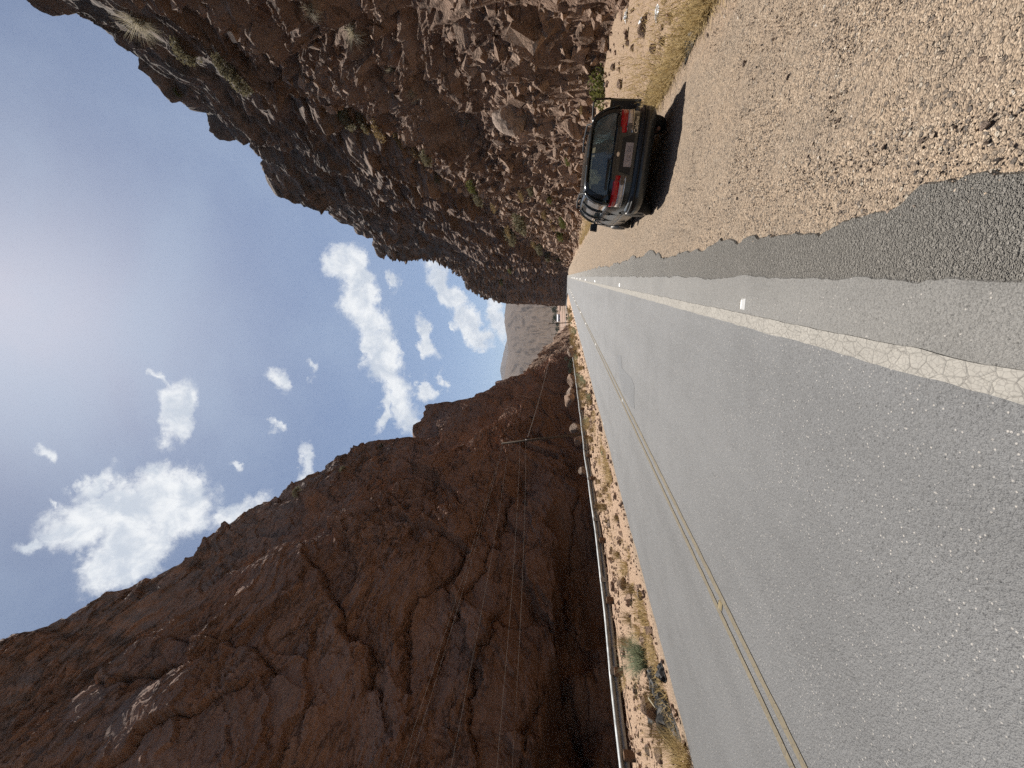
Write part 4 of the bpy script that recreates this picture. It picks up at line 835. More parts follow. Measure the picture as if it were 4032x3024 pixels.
b = MB(); a0, a1 = on(2575, 2735, -0.15), on(2612, 2790, -0.15); b.tube([(a0[0], a0[1], a0[2] + 0.10), ((a0[0] + a1[0]) / 2 + 0.05, (a0[1] + a1[1]) / 2, a0[2] + 0.22), (a1[0], a1[1], a1[2] + 0.16)], [0.022, 0.016, 0.008], 6); tag(b.build('stick', M['straw_pale']), 'bleached stick lying across the black sheeting', 'stick')
p = on(2377, 1782, -0.2); b = MB(); b.lathe([(-0.13, 0.035), (0.05, 0.036), (0.09, 0.016), (0.15, 0.015)], (0, 0, 0.04), 12, 'x'); o = b.build('bottle', M['green_glass'], None, True); o.location = p; tag(o, 'green glass bottle lying by a tuft on the left verge', 'bottle')

# ------------------------------------------------------------------ road sign
Y_ = 62.0; a = ray(2242, 1034); c = ray(2172, 1048); pb = a * (Y_ / a[1]) + np.array([0, 0, CH]); sgn = empty('road_sign', tuple(pb)); tag(sgn, 'square brown road sign with a ringed figure on a wooden post by the gravel edge', 'road sign')
pt = ray(2212, 1037); pt = pt * (Y_ / pt[1]) + np.array([0, 0, CH]) - pb; b = MB(); b.tube([(0, 0, -0.4), tuple(pt + np.array([-0.05, 0, 0.7]))], 0.055, 8); b.build('post', M['wood'], sgn)
u_ = 0.86; lx = Vector((pt[0] - 0.10, -0.07, pt[2] + 0.15)); tl = -0.07
def sgn_part(name, parts, mat, dy):
    b = MB()
    for P_, F_ in parts: b.add(P_, F_)
    o = b.build(name, mat, sgn); o.location = lx + Vector((0, dy, 0.0)); o.rotation_euler = (0, tl, 0); return o
b = MB(); b.box((0, 0, 0.45), (0.80, 0.02, 1.14)); o = b.build('board', M['sign_back'], sgn); o.location = lx; o.rotation_euler = (0, tl, 0)
def ring(cx, cz, r0, r1, n=28):
    V = []; F = []
    for i in range(n):
        an = 2 * math.pi * i / n; V += [(cx + r0 * math.cos(an), 0, cz + r0 * math.sin(an)), (cx + r1 * math.cos(an), 0, cz + r1 * math.sin(an))]
        j = (i + 1) % n; F.append((2 * i, 2 * i + 1, 2 * j + 1, 2 * j))
    return V, F
rect = lambda x0, x1, z0, z1: ([(x0, 0, z0), (x1, 0, z0), (x1, 0, z1), (x0, 0, z1)], [(0, 1, 2, 3)])
sgn_part('ring', [ring(0, 0.60, 0.26, 0.33)], M['sign_dark'], -0.014)
sgn_part('pictogram', [rect(-0.05, 0.05, 0.44, 0.66), rect(-0.13, 0.13, 0.60, 0.68), ([(-0.09, 0, 0.68), (0.09, 0, 0.68), (0.0, 0, 0.80)], [(0, 1, 2)]), rect(-0.12, -0.04, 0.40, 0.50), rect(0.04, 0.12, 0.40, 0.50)], M['sign_dark'], -0.016)
sgn_part('stripe', [rect(-0.28, 0.28, 0.10, 0.15)], M['sign_dark'], -0.014); sgn_part('stripe', [rect(-0.28, 0.28, 0.0, 0.05)], M['sign_dark'], -0.014)
# border
sgn_part('border', [rect(-0.385, 0.385, -0.105, -0.085), rect(-0.385, 0.385, 0.985, 1.005), rect(-0.385, -0.365, -0.085, 0.985), rect(0.365, 0.385, -0.085, 0.985)], M['sign_dark'], -0.013)

# ------------------------------------------------------------------ far trees and buildings at the valley floor
def far_tree(x, y, px, Y, seed, label, group):
    w = ray(x, y); P = w * (Y / w[1]) + np.array([0, 0, CH]); h = px / FPX * Y; rng = np.random.default_rng(seed)
    root = empty('tree', tuple(P)); tag(root, label, 'tree', group)
    b = MB(); b.tube([(0, 0, -3), (0.1, 0, h * 0.3), (0.0, 0.1, h * 0.75)], [h * 0.04, h * 0.03, h * 0.01], 6); b.build('trunk', M['twig'], root)
    n = 420; k = rng.normal(size=(n, 3)); k /= np.linalg.norm(k, axis=1)[:, None]; c5 = rng.normal(size=(6, 3)) * np.array([0.30, 0.30, 0.22]) * h
    ii = rng.integers(0, 6, n); Pp = c5[ii] + k * (rng.uniform(0.3, 1, n)**0.5)[:, None] * h * 0.27; Pp[:, 2] = np.abs(Pp[:, 2] + h * 0.5)
    q = np.array([(-1, -0.6, 0), (1, -0.6, 0.2), (1, 0.6, 0), (-1, 0.6, -0.2)]) * h * 0.05
    VV = np.einsum('nij,kj->nki', rand_rot(n, rng), q) + Pp[:, None, :]
    mesh_np('crown', VV.reshape(-1, 3), np.arange(n * 4).reshape(n, 4), M['leaf_far'], False, root)
for i, (x, y, px, Y, lab) in enumerate(((2196, 1212, 26, 430, 'dark tree nearest the cliff corner in the distant valley'), (2197, 1224, 20, 435, 'dark low tree second from the cliff corner in the distant valley'), (2195, 1246, 24, 440, 'broad dark tree in the middle of the distant grove'), (2196, 1256, 22, 440, 'dark tree touching the broad one in the distant grove'), (2205, 1276, 22, 430, 'dark tree behind the tallest distant pole'), (2204, 1297, 20, 430, 'dark tree right of the shortest distant pole'), (2200, 1318, 18, 440, 'small dark tree at the edge of the distant spur'), (2238, 1250, 12, 150, 'little dark bush at the road bend'), (2236, 1241, 9, 150, 'littlest bush at the road bend'))): far_tree(x, y, px, Y, 800 + i, lab, None)
P, N_ = hit(bvL, 2236, 1440)
if P is not None: far_tree(2258, 1428, 30, 118, 830, 'soft green tree on the verge before the shaded cliff, far down the left', None); far_tree(2260, 1448, 26, 112, 831, 'second soft green tree on the left verge, nearer than its twin', None)
def house(x0, y0, y1, Y, hgt, wall, roof, label):
    a, c = ray(x0, y0), ray(x0, y1); A = a * (Y / a[1]) + np.array([0, 0, CH]); Cc = c * (Y / c[1]) + np.array([0, 0, CH]); wd = abs(A[0] - Cc[0]); cx = (A[0] + Cc[0]) / 2
    root = empty('building', (cx, Y, float(A[2]) - hgt)); tag(root, label, 'building')
    b = MB(); b.box((0, 4, hgt * 0.5 - 1.5), (wd, 8, hgt + 3)); b.build('wall', wall, root)
    b = MB(); b.add([(-wd / 2 - 0.4, -0.6, hgt), (wd / 2 + 0.4, -0.6, hgt), (wd / 2 + 0.4, 8.6, hgt), (-wd / 2 - 0.4, 8.6, hgt), (-wd / 2 - 0.4, 4, hgt + 1.2), (wd / 2 + 0.4, 4, hgt + 1.2)], [(0, 1, 5, 4), (3, 4, 5, 2), (0, 4, 3), (1, 2, 5), (0, 3, 2, 1)]); b.build('roof', roof, root)
    for q in (-0.25, 0.2): b = MB(); b.box((wd * q, -0.03, hgt * 0.5), (wd * 0.10, 0.08, hgt * 0.4)); b.build('window', M['black'], root)
house(2197, 1240, 1266, 415, 3.0, M['wall_white'], M['wall_white'], 'long white building below the broad distant tree')
house(2219, 1284, 1311, 385, 3.2, M['wall_white'], M['wall_white'], 'bright white shed beside the shortest distant pole')
house(2203, 1205, 1222, 405, 2.6, M['roof_pink'], M['roof_pink'], 'small clay-coloured house at the cliff corner')
house(2210, 1228, 1262, 395, 2.6, M['roof_pink'], M['roof_pink'], 'low clay-coloured building in front of the long white one')
print('props', time.time() - T0)

# ------------------------------------------------------------------ the parked station wagon
car = empty('parked_car', (2.03, 10.26, -0.095), (0, R(6.2), R(-0.6)))
tag(car, 'dusty dark green-grey station wagon parked on the gravel with its right front door open', 'car')
def plan_pts(side=1):   # rear plan outline, from the middle of the tail round to the side
    return [(0, -2.175), (0.30, -2.168), (0.52, -2.14), (0.66, -2.085), (0.745, -1.99), (0.80, -1.84), (0.832, -1.64), (0.846, -1.4)]
ys_ = [-2.168, -2.14, -2.085, -1.99, -1.84, -1.64, -1.3, -0.5, 0.5, 1.0, 1.4, 1.8, 2.0, 2.12, 2.2, 2.26]
ws_ = [0.45, 0.55, 0.665, 0.745, 0.80, 0.832, 0.85, 0.85, 0.85, 0.848, 0.84, 0.81, 0.77, 0.71, 0.62, 0.48]
zt_ = [0.955, 0.975, 0.985, 0.985, 0.985, 0.982, 0.975, 0.965, 0.955, 0.95, 0.89, 0.83, 0.79, 0.76, 0.72, 0.66]
zb_ = [0.42, 0.40, 0.38, 0.36, 0.33, 0.29, 0.23, 0.20, 0.20, 0.20, 0.21, 0.24, 0.27, 0.30, 0.33, 0.38]
V = []; nsec = 0
for y, w, zt2, zb2 in zip(ys_, ws_, zt_, zb_):
    h = zt2 - zb2
    half = [(0.0, zb2), (w * 0.80, zb2), (w * 0.94, zb2 + 0.03), (w * 0.985, zb2 + h * 0.16), (w * 1.0, zb2 + h * 0.36), (w * 1.003, zb2 + h * 0.52), (w * 0.992, zb2 + h * 0.66), (w * 0.985, zb2 + h * 0.70), (w * 0.968, zb2 + h * 0.86), (w * 0.945, zb2 + h * 0.955), (w * 0.91, zt2), (w * 0.5, zt2 + 0.012), (0.0, zt2 + 0.016)]
    ring_ = [(x, y, z) for x, z in half] + [(-x, y, z) for x, z in half[-2:0:-1]]
    nsec = len(ring_); V += ring_
F = []
for i in range(len(ys_) - 1):
    for j in range(nsec): F.append((i * nsec + j, i * nsec + (j + 1) % nsec, (i + 1) * nsec + (j + 1) % nsec, (i + 1) * nsec + j))
F.append(tuple(range(nsec))); F.append(tuple((len(ys_) - 1) * nsec + j for j in range(nsec))[::-1])
F = [f[::-1] for f in F]
body = mesh_py('body', V, F, M['paint'], True, None)
cut = []
for y in (-1.29, 1.29):
    b = MB(); b.lathe([(-1.2, 0.345), (-0.55, 0.345)], (0, y, 0.30), 28); cut.append(b.build('cut', None))
    b = MB(); b.lathe([(0.55, 0.345), (1.2, 0.345)], (0, y, 0.30), 28); cut.append(b.build('cut', None))
for c in cut:
    bm_ = body.modifiers.new('b', 'BOOLEAN'); bm_.operation = 'DIFFERENCE'; bm_.object = c; bm_.solver = 'EXACT'
bpy.context.view_layer.update()
nm = bpy.data.meshes.new_from_object(body.evaluated_get(bpy.context.evaluated_depsgraph_get()))
body.modifiers.clear(); body.data = nm; body.parent = car
for c in cut: bpy.data.objects.remove(c)
try:
    for p in nm.polygons: p.use_smooth = True
    nm.set_sharp_from_angle(angle=R(32))
except Exception: pass
if not nm.materials: nm.materials.append(M['paint'])
def part(name, V, F, mat, smooth=False, par=None, sol=0.0):
    o = mesh_py(name, V, F, M[mat], smooth, par or car)
    if sol: s = o.modifiers.new('s', 'SOLIDIFY'); s.thickness = sol; s.offset = 0
    return o
def wrap(name, x0, prof, mat, off=0.0, upto=-1.5, side=0, smooth=True, par=None):
    """sweeps a profile [(outward, z)] round the tail; side 0 both, +1/-1 one corner starting at x0"""
    base = plan_pts(); fine = []
    for (a, c) in zip(base[:-1], base[1:]):
        for t in np.linspace(0, 1, 6)[:-1]: fine.append((a[0] + (c[0] - a[0]) * t, a[1] + (c[1] - a[1]) * t))
    fine.append(base[-1]); fine = [p for p in fine if p[1] <= upto + 1e-6]
    if side == 0: path = [(-x, y) for x, y in fine[::-1][:-1]] + fine
    else: path = [(side * x, y) for x, y in fine if x >= x0 - 1e-6]
    V = []; n = len(prof)
    for i, (x, y) in enumerate(path):
        a, c = path[max(0, i - 1)], path[min(len(path) - 1, i + 1)]; t = Vector((c[0] - a[0], c[1] - a[1])).normalized(); nn = Vector((t.y, -t.x))
        if side < 0: nn = -nn
        for (o_, z) in prof: V.append((x + nn.x * (o_ + off), y + nn.y * (o_ + off), z))
    F = []
    for i in range(len(path) - 1):
        for j in range(n - 1): F.append((i * n + j, (i + 1) * n + j, (i + 1) * n + j + 1, i * n + j + 1))
    F.append(tuple(range(n))); F.append(tuple((len(path) - 1) * n + j for j in range(n))[::-1])
    return part(name, V, F, mat, smooth, par)
bmp = wrap('bumper', 0, [(-0.04, 0.30), (0.03, 0.315), (0.075, 0.35), (0.085, 0.42), (0.088, 0.48), (0.062, 0.495), (0.066, 0.555), (0.03, 0.585), (-0.02, 0.59)], 'paint', 0.0, -1.62)
wrap('bumper_strip', 0, [(0.064, 0.496), (0.096, 0.50), (0.096, 0.525), (0.066, 0.53)], 'black', 0, -1.66, par=bmp)
for s in (-1, 1):
    tl_ = wrap('tail_lamp', 0.335, [(-0.005, 0.80), (0.016, 0.80), (0.020, 0.90), (0.012, 0.918), (-0.005, 0.918)], 'red_lens', 0, -1.78, s)
    wrap('reverse_lens', 0.35, [(-0.005, 0.712), (0.016, 0.714), (0.017, 0.798), (-0.005, 0.798)], 'clear_lens', 0, -1.80, s, par=tl_)
    wrap('lens_trim', 0.335, [(-0.004, 0.690), (0.022, 0.692), (0.022, 0.712), (-0.004, 0.712)], 'chrome', 0, -1.80, s, par=tl_)
    b = MB(); b.box((s * 0.42, -2.168, 0.758), (0.15, 0.03, 0.06), -s * 0.12); b.build('indicator', M['smoke_lens'], tl_)
# hatch: frame, glass, recess, plate, lettering, wiper
def quad_ring(o, i): return o + i, [(0, 1, 5, 4), (1, 2, 6, 5), (2, 3, 7, 6), (3, 0, 4, 7)]
HO = [(-0.745, 0.955), (0.745, 0.955), (0.742, 1.06), (0.715, 1.18), (0.655, 1.315), (0.60, 1.375), (0.52, 1.405), (-0.52, 1.405), (-0.60, 1.375), (-0.655, 1.315), (-0.715, 1.18), (-0.742, 1.06)]
HI = [(-0.655, 0.985), (0.655, 0.985), (0.678, 1.04), (0.655, 1.16), (0.602, 1.28), (0.555, 1.335), (0.49, 1.362), (-0.49, 1.362), (-0.555, 1.335), (-0.602, 1.28), (-0.655, 1.16), (-0.678, 1.04)]
hatch = part('hatch_frame', [(x, -2.05 + 0.10 * (z - 0.955) / 0.44 - 0.03 * (1 - (x / 0.75)**2), z) for x, z in HO] + [(x, -2.085 + 0.10 * (z - 0.985) / 0.37 - 0.03 * (1 - (x / 0.75)**2), z) for x, z in HI], [(q, (q + 1) % 12, 12 + (q + 1) % 12, 12 + q) for q in range(12)], 'paint', False, None, 0.03)
gl = []; nx_, nz_ = 12, 8
for j in range(nz_ + 1):
    for i in range(nx_ + 1):
        u, v = i / nx_ * 2 - 1, j / nz_; hw = float(np.interp(0.995 + 0.37 * v, [0.985, 1.04, 1.16, 1.28, 1.335, 1.365], [0.665, 0.685, 0.662, 0.610, 0.563, 0.50])); gl.append((u * hw, -2.092 + 0.115 * v - 0.035 * (1 - u * u), 0.995 + 0.37 * v))
part('rear_window', gl, [(j * 13 + i, j * 13 + i + 1, (j + 1) * 13 + i + 1, (j + 1) * 13 + i) for j in range(nz_) for i in range(nx_)], 'glass', True, hatch)
b = MB(); b.add([(-0.33, -2.186, 0.645), (0.33, -2.186, 0.645), (0.27, -2.186, 0.845), (-0.27, -2.186, 0.845)], [(0, 1, 2, 3)]); rec = b.build('plate_recess', M['black'], car)
b = MB(); b.box((-0.01, -2.192, 0.715), (0.39, 0.010, 0.135), 0.0); plate = b.build('number_plate', M['plate'], car)
def letters(text, size, x, y, z, mat, par, name, depth=0.003, shear=0.0, sp=1.0):
    cu = bpy.data.curves.new(name, 'FONT'); cu.body = text; cu.size = size; cu.extrude = depth; cu.align_x = 'CENTER'; cu.align_y = 'CENTER'; cu.shear = shear; cu.space_character = sp
    t = bpy.data.objects.new(name, cu); col.objects.link(t); bpy.context.view_layer.update()
    me = bpy.data.meshes.new_from_object(t.evaluated_get(bpy.context.evaluated_depsgraph_get())); bpy.data.objects.remove(t)
    me.materials.clear(); me.materials.append(M[mat]); o = bpy.data.objects.new(name, me); col.objects.link(o); o.parent = par; o.location = (x, y, z); o.rotation_euler = (R(90), 0, 0); return o
letters('VZ\u00b7DJ', 0.085, 0.0, -2.199, 0.708, 'plate_char', plate, 'plate_lettering', 0.002, 0, 1.25)
letters('Caldina', 0.088, 0.47, -2.166, 0.640, 'chrome', car, 'badge_lettering', 0.003, 0.28)
b = MB(); b.box((0, -2.178, 0.905), (0.86, 0.03, 0.035)); b.build('garnish', M['paint'], car)
b = MB(); b.lathe([(-0.004, 0.055), (0.006, 0.055)], (0, 0, 0), 24, 'z'); o = b.build('emblem', M['chrome'], car); o.location = (-0.01, -2.20, 0.90); o.rotation_euler = (R(90), 0, 0); o.scale = (0.7, 0.45, 1)
b = MB(); b.tube([(-0.02, -2.19, 0.955), (-0.05, -2.185, 1.0), (-0.18, -2.165, 1.055)], 0.012, 6); b.tube([(-0.10, -2.17, 1.035), (-0.42, -2.155, 1.05), (-0.60, -2.13, 1.045)], [0.012, 0.010, 0.006], 6); b.box((-0.33, -2.158, 1.055), (0.52, 0.012, 0.022), 0.0); b.build('rear_wiper', M['black'], car)
# roof
rv = []; nr, nc_ = 14, 13; yr = np.linspace(-2.0, 0.46, nr); zr_ = np.interp(yr, [-2.0, -1.8, -1.2, -0.3, 0.2, 0.46], [1.395, 1.425, 1.448, 1.452, 1.435, 1.405]); wr = np.interp(yr, [-2.0, -1.7, 0, 0.46], [0.60, 0.63, 0.64, 0.60])
for y, z, w in zip(yr, zr_, wr):
    for u in np.linspace(-1, 1, nc_): rv.append((u * w * (1 if abs(u) < 0.99 else 1.03), y, z + 0.012 - 0.012 * u * u - (0.055 if abs(u) > 0.99 else 0.02 * abs(u)**6)))
part('roof', rv, [(f[0], f[1], f[2], f[3]) for f in grid_faces(nr, nc_).tolist()], 'paint', True, None, 0.02)
b = MB(); b.box((0, -2.02, 1.412), (0.9, 0.10, 0.018)); b.build('spoiler', M['paint'], car)
belt = lambda s, y: (s * (0.80 if y > -1.9 else 0.795), y, 0.975)
def pil(s, yb0, yb1, yt0, yt1, mat, name='pillar', zt0=1.375):
    V_ = []; 
    for q, (z, x) in enumerate(LEV):
        t = q / (len(LEV) - 1); V_ += [(s * x, yb0 + (yt0 - yb0) * t, z), (s * x, yb1 + (yt1 - yb1) * t, z)]
    part(name, V_, [(2 * q, 2 * q + 1, 2 * q + 3, 2 * q + 2) for q in range(len(LEV) - 1)], mat, True, None, 0.035)
LEV = [(0.955, 0.805), (1.06, 0.795), (1.18, 0.762), (1.30, 0.700), (1.365, 0.645), (1.40, 0.59)]
def sglass(s, yb0, yb1, yt0, yt1, par=None):
    V_ = []
    for q, (z, x) in enumerate(LEV[:-1]):
        t = q / (len(LEV) - 1); V_ += [(s * (x - 0.004), yb0 + (yt0 - yb0) * t, z), (s * (x - 0.004), yb1 + (yt1 - yb1) * t, z)]
    return part('side_window', V_, [(2 * q, 2 * q + 1, 2 * q + 3, 2 * q + 2) for q in range(len(LEV) - 2)], 'glass_side', True, par)
for s in (-1, 1):
    pil(s, -2.02, -1.76, -1.95, -1.66, 'paint'); pil(s, -0.98, -0.86, -0.93, -0.82, 'black'); pil(s, 0.02, 0.14, 0.0, 0.10, 'black'); pil(s, 1.02, 1.13, 0.36, 0.46, 'paint', zt0=1.39)
    sglass(s, -1.78, -0.98, -1.66, -0.93); sglass(s, -0.86, 0.02, -0.82, 0.0)
    if s < 0: sglass(s, 0.14, 1.02, 0.10, 0.36)
    b = MB(); b.tube([(s * 0.60, -1.75, 1.41), (s * 0.60, -1.66, 1.495), (s * 0.61, -0.8, 1.515), (s * 0.60, 0.05, 1.495), (s * 0.585, 0.14, 1.42)], 0.016, 8)
    for yy_ in (-1.2, -0.4): b.box((s * 0.605, yy_, 1.475), (0.03, 0.06, 0.07))
    b.build('roof_rail', M['black'], car, False)
    # side mouldings
    b = MB(); b.box((s * 0.853, -0.18, 0.50), (0.018, 2.1, 0.06)); b.build('side_moulding', M['paint'], car)
    # door seams
    for yy_ in (-0.92, 0.08, 1.02):
        b = MB(); b.box((s * 0.843, yy_, 0.62), (0.022, 0.010, 0.62)); b.build('door_seam', M['black'], car)
    for yy_ in (-0.78, 0.25):
        if s < 0 or yy_ < 0: b = MB(); b.box((s * 0.845, yy_, 0.80), (0.03, 0.18, 0.035)); b.build('door_handle', M['paint'], car)
part('windscreen', [(-0.78, 1.10, 0.96), (0.78, 1.10, 0.96), (0.60, 0.45, 1.39), (-0.60, 0.45, 1.39)], [(0, 1, 2, 3)], 'glass', False)
b = MB(); b.lathe([(0, 0.0), (0.02, 0.055)], (0, 0, 0), 8, 'z'); 
b = MB(); b.tube([(-0.52, -1.93, 1.42), (-0.53, -1.97, 1.47), (-0.54, -2.04, 1.56)], 0.006, 5); b.build('antenna', M['black'], car)
b = MB(); b.box((-0.10, -1.97, 1.425), (0.14, 0.03, 0.02)); b.build('brake_light', M['smoke_lens'], car)
# mirrors (left one shows)
b = MB(); b.box((-0.945, 0.86, 0.99), (0.19, 0.12, 0.17), 0.15, 0.8); b.box((-0.86, 0.90, 0.97), (0.10, 0.06, 0.05)); b.build('mirror', M['black'], car)
# wheels
for y in (-1.29, 1.29):
    for s in (-1, 1):
        b = MB(); b.lathe([(-0.095, 0.20), (-0.095, 0.285), (-0.075, 0.305), (0.075, 0.305), (0.095, 0.285), (0.095, 0.20)], (0, 0, 0), 32); wt2 = b.build('wheel', M['tyre'], car, True); wt2.location = (s * 0.755, y, 0.305)
        b = MB(); X_ = s * 0.106
        b.lathe([(X_ - 0.01, 0.205), (X_ + 0.008 * s, 0.205), (X_ + 0.008 * s, 0.175), (X_ - 0.02 * s, 0.165)] if s > 0 else [(X_ - 0.02 * s, 0.165), (X_ + 0.008 * s, 0.175), (X_ + 0.008 * s, 0.205), (X_ + 0.01, 0.205)], (0, 0, 0), 32)
        for q in range(5):
            an = 2 * math.pi * q / 5 + 0.3; c5 = (X_ + 0.003 * s, 0.105 * math.cos(an), 0.105 * math.sin(an)); t5 = Vector((0, -math.sin(an), math.cos(an))); r5 = Vector((0, math.cos(an), math.sin(an)))
            Vq = [Vector((c5[0], 0, 0)) + r5 * rr_ + t5 * tt_ + Vector((dx, 0, 0)) for dx in (-0.012, 0.012) for rr_, tt_ in ((0.03, -0.035), (0.03, 0.035), (0.185, 0.022), (0.185, -0.022))]
            b.add(Vq, [(3, 2, 1, 0), (4, 5, 6, 7), (0, 1, 5, 4), (1, 2, 6, 5), (2, 3, 7, 6), (3, 0, 4, 7)])
        b.lathe([(X_ - 0.015, 0.05), (X_ + 0.015, 0.045)], (0, 0, 0), 16); b.build('rim', M['rim'], wt2)
        b = MB(); b.lathe([(X_ - 0.03, 0.17), (X_ - 0.025, 0.17)], (0, 0, 0), 20); b.build('brake_drum', M['black'], wt2)
for y in (-1.29, 1.29):
    b = MB(); b.box((0, y, 0.42), (1.08, 0.60, 0.40)); b.build('axle_well', M['black'], car)
b = MB(); b.tube([(0.42, -2.05, 0.27), (0.42, -2.22, 0.26)], 0.028, 10); b.build('exhaust', M['rust'], car)
for x in (-0.38, 0.38):
    for y, nm_ in ((0.15, 'seat_back'), (-0.85, 'seat_back')):
        b = MB(); b.box((x, y, 1.0), (0.46, 0.14, 0.20), 0, 0.85); b.box((x, y - 0.02, 1.18), (0.26, 0.09, 0.15), 0, 0.85); b.build(nm_, M['seat'], car)
b = MB(); b.tube([(0.40 + 0.17 * math.cos(a), 0.62 + 0.06 * math.sin(a), 1.0 + 0.16 * math.sin(a)) for a in np.linspace(0, 2 * math.pi, 20)], 0.014, 6); b.build('steering_wheel', M['black'], car)
b = MB(); b.box((0.846, 0.58, 0.62), (0.02, 0.86, 0.60)); b.build('door_opening', M['black'], car)
# open right front door, hinged at its front edge
hx, hy = 0.845, 1.0; oa = R(78)
door = bpy.data.objects.new('open_door', None); 
def dpt(l, out, z):   # l: distance back from the hinge along the door, out: outwards from the door skin
    bx, by = 0.0 + out, -l
    return (hx + bx * math.cos(oa) - by * math.sin(oa), hy + bx * math.sin(oa) + by * math.cos(oa), z)
prof_d = [(0.0, 0.25), (0.020, 0.40), (0.022, 0.60), (0.012, 0.80), (-0.025, 0.965)]
V = [dpt(l, o_, z) for o_, z in prof_d for l in (0.0, 0.37, 0.75, 1.12)] + [dpt(l, o_ - 0.055, z) for o_, z in prof_d for l in (0.0, 0.37, 0.75, 1.12)]
F = []
for k in range(4):
    for l in range(3): F += [(k * 4 + l, k * 4 + l + 1, (k + 1) * 4 + l + 1, (k + 1) * 4 + l), (20 + k * 4 + l, 20 + (k + 1) * 4 + l, 20 + (k + 1) * 4 + l + 1, 20 + k * 4 + l + 1)]
    F += [(k * 4, (k + 1) * 4, 20 + (k + 1) * 4, 20 + k * 4), (k * 4 + 3, 20 + k * 4 + 3, 20 + (k + 1) * 4 + 3, (k + 1) * 4 + 3)]
for l in range(3): F += [(l, 20 + l, 20 + l + 1, l + 1), (16 + l, 16 + l + 1, 36 + l + 1, 36 + l)]
bpy.data.objects.remove(door)
door = part('open_door', V, F, 'paint', False)
b = MB(); b.tube([dpt(0.03, -0.04, 0.965), dpt(0.66, -0.19, 1.34), dpt(1.00, -0.19, 1.36), dpt(1.07, -0.17, 1.31), dpt(1.11, -0.04, 0.97)], 0.022, 6); b.build('window_frame', M['black'], door)
part('door_trim', [dpt(0.06, -0.062, 0.34), dpt(1.07, -0.062, 0.34), dpt(1.07, -0.08, 0.93), dpt(0.06, -0.08, 0.93)], [(0, 1, 2, 3)], 'seat', False, door, 0.01)
b = MB(); b.tube([dpt(0.25, -0.11, 0.66), dpt(0.75, -0.12, 0.68)], 0.035, 6); b.build('armrest', M['black'], door)
b = MB(); c_ = dpt(0.12, 0.10, 1.0); b.box(c_, (0.10, 0.20, 0.14), oa, 0.85); b.build('mirror', M['black'], door)
print('car', time.time() - T0)

# ------------------------------------------------------------------ sky, clouds and sun
SUN_EL, SUN_AZ = R(61.0), R(-4.0)           # azimuth measured from the road's direction (+Y), left is negative
sund = Vector((math.sin(SUN_AZ) * math.cos(SUN_EL), math.cos(SUN_AZ) * math.cos(SUN_EL), math.sin(SUN_EL)))
sl = bpy.data.lights.new('sun', 'SUN'); sl.energy = 5.0; sl.angle = R(0.53); sl.color = (1.0, 0.94, 0.86)
so = bpy.data.objects.new('sun', sl); col.objects.link(so); so.rotation_euler = (-sund).to_track_quat('-Z', 'Y').to_euler()
world = bpy.data.worlds.new('World'); scene.world = world; world.use_nodes = True
wt = world.node_tree; wn = wt.nodes; bg = wn['Background']
def WL(a, b): wt.links.new(a, b)
sky = wn.new('ShaderNodeTexSky'); sky.sky_type = 'NISHITA'; sky.sun_disc = False; sky.sun_elevation = SUN_EL; sky.sun_rotation = SUN_AZ
sky.altitude = 1200; sky.air_density = 1.0; sky.dust_density = 1.2; sky.ozone_density = 1.0
wtc = wn.new('ShaderNodeTexCoord'); DIR = wtc.outputs['Generated']
def wm(op, a, b=0.0, clamp=False):
    n = wn.new('ShaderNodeMath'); n.operation = op; n.use_clamp = clamp
    for v, i in ((a, 0), (b, 1)):
        if isinstance(v, bpy.types.NodeSocket): WL(v, n.inputs[i])
        else: n.inputs[i].default_value = v
    return n.outputs[0]
def wdot(v, vec):
    n = wn.new('ShaderNodeVectorMath'); n.operation = 'DOT_PRODUCT'; WL(v, n.inputs[0]); n.inputs[1].default_value = tuple(vec); return n.outputs['Value']
def wnoise(scale, detail, rough, sc=(1, 1, 1), dist=0.0, off=(0, 0, 0)):
    mp = wn.new('ShaderNodeMapping'); mp.inputs['Scale'].default_value = sc; mp.inputs['Location'].default_value = off; WL(DIR, mp.inputs[0])
    n = wn.new('ShaderNodeTexNoise'); n.inputs['Scale'].default_value = scale; n.inputs['Detail'].default_value = detail; n.inputs['Roughness'].default_value = rough; n.inputs['Distortion'].default_value = dist
    WL(mp.outputs[0], n.inputs['Vector']); return n.outputs['Fac']
def wmap(v, a, b, c=0.0, d=1.0, smooth=True):
    n = wn.new('ShaderNodeMapRange'); n.interpolation_type = 'SMOOTHSTEP' if smooth else 'LINEAR'
    WL(v, n.inputs[0]); n.inputs[1].default_value = a; n.inputs[2].default_value = b; n.inputs[3].default_value = c; n.inputs[4].default_value = d; return n.outputs[0]
KK = 4032 / 2212
